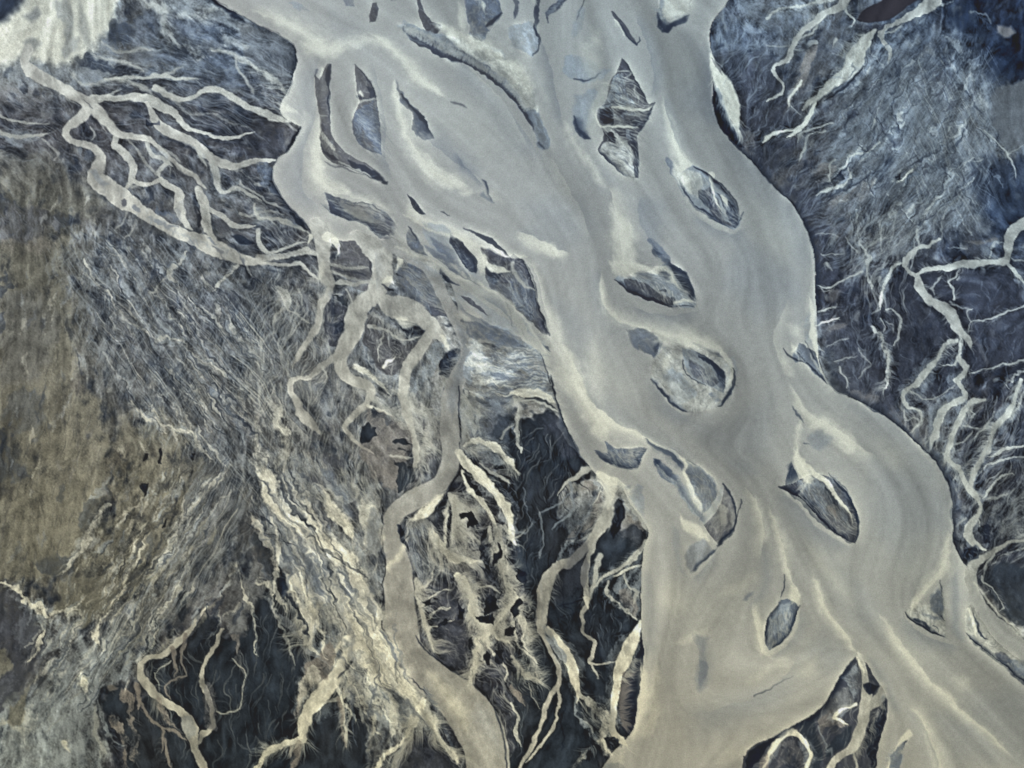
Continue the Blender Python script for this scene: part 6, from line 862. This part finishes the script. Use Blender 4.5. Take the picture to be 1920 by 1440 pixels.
    for o in OPS:
        k, col = o[0], PAL[o[1]]
        if k in 'AS':
            P, s, a, wob, tx, ob = o[2:8]
            w, m = (area_mask if k == 'A' else stroke_mask)(P, s, wob)
            if w is None: continue
            if ob is not None:
                if ob not in obs: obs.append(ob)
                ID[w] = np.where(m > .5, obs.index(ob)+1, ID[w])
            lvl = LEVEL.get(o[9] if len(o) > 9 else None)
            if tx:
                v = TX[w]
                mm = np.clip(m*1.0+tx*.42*v*np.minimum(1, 4*m*(1-m)+tx*.9), 0, 1)*np.minimum(1, m*3)
                cc = col*(1+.07*tx*np.clip(v, -2, 2)[..., None])
            else: mm = m; cc = col
            mm = (mm*a)[..., None]
            C[w] += (cc-C[w])*mm
        elif k == 'E':
            w, m = edge_mask(o[2], o[3], o[5])
            if w is not None: C[w] += (col-C[w])*(m*o[4])[..., None]
        elif k == 'R':
            P, n, ln, a, angd, wig, wd, fan = o[2:]
            lo = P.min(0); hi = P.max(0)
            px = r.uniform(lo[0], hi[0], n*3); py = r.uniform(lo[1], hi[1], n*3)
            ins = np.zeros(len(px), bool)
            for q in range(len(P)):
                (ax, ay), (bx, by) = P[q-1], P[q]
                if ay == by: continue
                ins ^= ((ay > py) != (by > py)) & (px < (bx-ax)*(py-ay)/(by-ay)+ax)
            px = px[ins][:n]; py = py[ins][:n]
            jj = np.clip(((py-Y0)/ST).astype(int), 0, NY-1); ii = np.clip(((px-X0)/ST).astype(int), 0, NX-1)
            if fan is not None:
                dx, dy = px-fan[0], py-fan[1]
            elif angd is None: dx, dy = F[jj, ii, 0], F[jj, ii, 1]
            else: dx = np.full(len(px), math.cos(math.radians(angd))); dy = np.full(len(px), math.sin(math.radians(angd)))
            L = ln*(.25+1.3*r.random(len(px))**1.6)
            d = trace(px, py, dx, dy, L, wig, wd, .22+1.0*r.random(len(px))**2.5, FX, FY)
            put_lines(C, d, col, a, wd)
        elif k == 'F':
            P, side, ln, n, a, angd, wd, sp = o[2:]
            Q = spline(P, step=3.0); dd = np.diff(Q, axis=0); q = r.integers(0, len(dd), n)
            px = Q[q, 0]+r.normal(size=n)*1.5; py = Q[q, 1]+r.normal(size=n)*1.5
            base = np.arctan2(dd[q, 1], dd[q, 0])
            sd = np.where(r.random(n) < .5, 1, -1) if side == 0 else np.full(n, side)
            g = base+sd*math.radians(24 if angd == 'auto' else 38) if not isinstance(angd, (int, float)) else np.full(n, math.radians(angd))
            g = g+np.radians(sp)*r.normal(size=n)*.6
            L = ln*(.3+1.1*r.random(n)**1.5)
            d = trace(px, py, np.cos(g), np.sin(g), L, .40 if angd is None else .34, wd, r.uniform(.4, 1.1, n), FX, FY)
            put_lines(C, d, col, a, wd)
    print('painted', time.time()-t0)
    # silt grades: general mottling everywhere, finest grain left to the shader
    dk = np.clip((.26-C.mean(-1))/.1, 0, 1)*(ID == 0)
    C = C*(1+(dk*(.16*n4-.10*v1+.10*n3+.06*v2))[..., None])+(np.array([.02, .008, -.004])*(dk*np.clip(norm(vnoise(60, 77)), 0, 2))[..., None])
    isl = np.isin(ID, [i+1 for i, o in enumerate(obs) if o.startswith('isl')])
    C = np.where(isl[..., None], C*(1+.06*np.clip(.2*v2+.3*v4+.5*n4+.5*w1, -2, 2.5)[..., None]), C)
    # the shallows along every bank carry paler silt
    riv = (ID == obs.index('river')+1); sh_ = blur((~riv).astype(np.float32), 7, 2)
    k_ = np.clip(sh_*2.1, 0, 1)*np.clip(.55+.32*WT+.2*n3, 0, 1)*.50
    C = np.where(riv[..., None], C+(np.maximum(PAL['C'], C)-C)*k_[..., None], C)
    stm = np.isin(ID, [i+1 for i, o in enumerate(obs) if o.startswith('st')])
    C = np.where(stm[..., None], C*(1+(.035*TX+.04*n3)[..., None]), C)
    wat = np.isin(ID, WATER_IDS(obs))
    wat = blur(wat.astype(np.float32), 3, 1)
    mo = (.022*n3+.085*np.clip(.75*w1+.3*w2+.45*w3, -2, 2))*(1-wat)+wat*(.060*WT+.012*vnoise(90, 51))
    fine = np.where(np.isin(ID, WATER_IDS(obs)), .010, .018)*n00
    C = C*(1+mo+fine)[..., None]
    # haze tint painted into the colour: bluer to the north-east, warmer to the south-west
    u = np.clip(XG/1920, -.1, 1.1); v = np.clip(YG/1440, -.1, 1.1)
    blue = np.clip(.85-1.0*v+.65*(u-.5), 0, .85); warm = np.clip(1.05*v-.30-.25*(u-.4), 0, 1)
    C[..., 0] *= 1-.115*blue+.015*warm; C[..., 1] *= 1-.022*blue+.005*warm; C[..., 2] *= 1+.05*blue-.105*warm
    C *= (1-.12*np.clip(v-.4, 0, 1)*1.6*np.clip(1.2-u, 0, 1))[..., None]  # vignette darkening towards the south-west, painted into the colour
    # local contrast raised: crisp grains and threads
    f = ((1-.8*wat)*np.where(isl, .45, 1.0))[..., None]
    lm = C.mean(-1)
    C = C*(1+f*np.clip(((.50*(lm-blur(lm, 2, 1))+.45*(lm-blur(lm, 9, 1)))/np.maximum(lm, .08)), -.5, .7)[..., None])
    C = (C-.42)*1.04+.42
    C = np.clip(C, .03, .95)
    return C, ID, obs, TX, n1, n3

def put_lines(C, d, col, a, wd):
    if wd > 1: d = blur(d, wd-1, 1)*(1.8*wd-.8)
    m = 1-np.exp(-d*.85)
    rows = np.nonzero(m.max(1) > .01)[0]; cols = np.nonzero(m.max(0) > .01)[0]
    if len(rows) == 0: return
    w = (slice(rows[0], rows[-1]+1), slice(cols[0], cols[-1]+1))
    C[w] += (col-C[w])*(m[w]*a)[..., None]

LEVEL = {}
def WATER_IDS(obs):
    return [i+1 for i, o in enumerate(obs) if not o.startswith('isl')]
# ------------------------------------------------------------------ materials
def material(name, rough, spec, grain, bump, bscale, wet=0.0):
    m = bpy.data.materials.new(name); m.use_nodes = True; t = m.node_tree; N = t.nodes; L = t.links
    b = N['Principled BSDF']; b.inputs['Roughness'].default_value = rough; b.inputs['Specular IOR Level'].default_value = spec
    at = N.new('ShaderNodeAttribute'); at.attribute_name = 'mineral_and_haze'
    tc = N.new('ShaderNodeTexCoord')
    def noise(scale, det, rgh=.6):
        n = N.new('ShaderNodeTexNoise'); n.inputs['Scale'].default_value = scale; n.inputs['Detail'].default_value = det; n.inputs['Roughness'].default_value = rgh
        L.new(tc.outputs['Object'], n.inputs['Vector']); return n
    n1 = noise(.36, 3, .85); n2 = noise(.05, 4, .6)
    mp = N.new('ShaderNodeMapRange'); mp.inputs['From Min'].default_value = .25; mp.inputs['From Max'].default_value = .75
    mp.inputs['To Min'].default_value = 1-grain; mp.inputs['To Max'].default_value = 1+grain
    L.new(n1.outputs['Fac'], mp.inputs['Value'])
    mp2 = N.new('ShaderNodeMapRange'); mp2.inputs['From Min'].default_value = .3; mp2.inputs['From Max'].default_value = .7
    mp2.inputs['To Min'].default_value = 1-grain*.22; mp2.inputs['To Max'].default_value = 1+grain*.22
    L.new(n2.outputs['Fac'], mp2.inputs['Value'])
    mu = N.new('ShaderNodeMath'); mu.operation = 'MULTIPLY'; L.new(mp.outputs[0], mu.inputs[0]); L.new(mp2.outputs[0], mu.inputs[1])
    vm = N.new('ShaderNodeVectorMath'); vm.operation = 'SCALE'; L.new(at.outputs['Color'], vm.inputs[0]); L.new(mu.outputs[0], vm.inputs['Scale'])
    # grains are of mixed colour
    vc = N.new('ShaderNodeMix'); vc.data_type = 'RGBA'; vc.blend_type = 'OVERLAY'; vc.inputs['Factor'].default_value = grain*.9
    n3 = noise(.8, 2); L.new(vm.outputs[0], vc.inputs['A']); L.new(n3.outputs['Color'], vc.inputs['B'])
    L.new(vc.outputs['Result'], b.inputs['Base Color'])
    if bump:
        n4 = noise(bscale, 5, .6); bp = N.new('ShaderNodeBump'); bp.inputs['Strength'].default_value = bump; bp.inputs['Distance'].default_value = 1.0
        L.new(n4.outputs['Fac'], bp.inputs['Height']); L.new(bp.outputs[0], b.inputs['Normal'])
    return m
M_LAND = material('silt_and_black_sand', .9, .25, .16, .25, .35)
M_BAR = material('wet_bar_sand', .6, .35, .16, .22, .4)
M_WATER = material('glacial_silt_water', .42, .4, .24, .06, .5)
M_POND = material('still_brown_water', .25, .5, .05, .02, .3)

# ------------------------------------------------------------------ the ground and everything on it
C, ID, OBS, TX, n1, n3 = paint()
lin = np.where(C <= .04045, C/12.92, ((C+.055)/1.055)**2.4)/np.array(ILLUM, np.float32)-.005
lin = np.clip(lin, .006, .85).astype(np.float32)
isw = np.isin(ID, WATER_IDS(OBS))
LEV = np.full((NY, NX), 1.1, np.float32)
for i, o in enumerate(OBS):
    LEV[ID == i+1] = 0.0 if o == 'river' else (.85 if o.startswith('st') else (.4 if o == 'pond' else .5))
rel = blur(.30*n3+.20*TX, 1, 1)
LEVb = np.where(ID == OBS.index('river')+1, LEV, blur(LEV, 4, 1)); Z = blur(LEVb, 1, 1)+rel*blur(np.where(isw, 0.02, np.where(ID > 0, .2, 1.1)).astype(np.float32), 1, 1)
Z = np.where(isw, np.minimum(Z, LEV+.25), Z)

def cells(sel):
    """one sheet of surveyed cells as verts, faces, colours"""
    j, i = np.nonzero(sel[:-1, :-1])
    v = np.stack([j*NX+i, (j+1)*NX+i, (j+1)*NX+i+1, j*NX+i+1], 1)
    u, inv = np.unique(v.ravel(), return_inverse=True)
    P = np.stack([XG.ravel()[u], -YG.ravel()[u], Z.ravel()[u]], 1)
    return P.astype(np.float32), inv.reshape(-1, 4).astype(np.int32), lin.reshape(-1, 3)[u]

def mesh_object(name, P, Fc, col, mat):
    me = bpy.data.meshes.new(name)
    me.vertices.add(len(P)); me.vertices.foreach_set('co', P.ravel())
    me.loops.add(Fc.size); me.loops.foreach_set('vertex_index', Fc.ravel())
    me.polygons.add(len(Fc)); me.polygons.foreach_set('loop_start', np.arange(0, Fc.size, 4, dtype=np.int32))
    me.polygons.foreach_set('use_smooth', np.ones(len(Fc), bool))
    me.update(calc_edges=True)
    a = me.color_attributes.new('mineral_and_haze', 'FLOAT_COLOR', 'POINT')
    a.data.foreach_set('color', np.concatenate([col, np.ones((len(col), 1), np.float32)], 1).ravel())
    me.materials.append(mat)
    o = bpy.data.objects.new(name, me); sc.collection.objects.link(o); return o

gid = [i+1 for i, o in enumerate(OBS) if o == 'flat']
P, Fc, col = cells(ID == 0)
# the sand sheet the river runs on, carried out to the horizon below the surveyed plain
R_ = 60000.0
bed = np.array([[-R_, -R_, -2.5], [R_, -R_, -2.5], [R_, R_, -2.5], [-R_, R_, -2.5]], np.float32)
Fc = np.vstack([Fc, np.arange(4, dtype=np.int32)[None]+len(P)]); P = np.vstack([P, bed]); col = np.vstack([col, np.tile(np.array([[.075, .082, .098]], np.float32), (4, 1))])
g = mesh_object('ground', P, Fc, col, M_LAND); g['kind'] = 'structure'; g['label'] = 'black sand plain laced with pale silt rivulets and olive mud flats'
for i, o in enumerate(OBS):
    sel = ID == i+1
    if sel.sum() < 30: continue
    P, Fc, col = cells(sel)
    if o.startswith('isl'):
        lab = ISL[o[4:]]
        # every bar stands on its own foot: shift its origin to its middle
        c = P.mean(0); c[2] = 0
        ob = mesh_object('sandbar', P-c, Fc, col, M_BAR); ob.location = c.tolist()
        ob['label'] = lab; ob['category'] = 'sandbar'; ob['group'] = 'sandbars between the river channels'
    elif o == 'river':
        ob = mesh_object('river', P, Fc, col, M_WATER); ob['kind'] = 'structure'; ob['label'] = 'broad grey silty main river with cream plumes'
    elif o == 'pond':
        ob = mesh_object('pond', P, Fc, col, M_POND); ob['kind'] = 'structure'; ob['label'] = 'long dark brown pond at the top right'
    else:
        ob = mesh_object('stream', P, Fc, col, M_WATER if o in ('st:west',) else M_BAR); ob['kind'] = 'structure'
print('built', len(sc.objects))
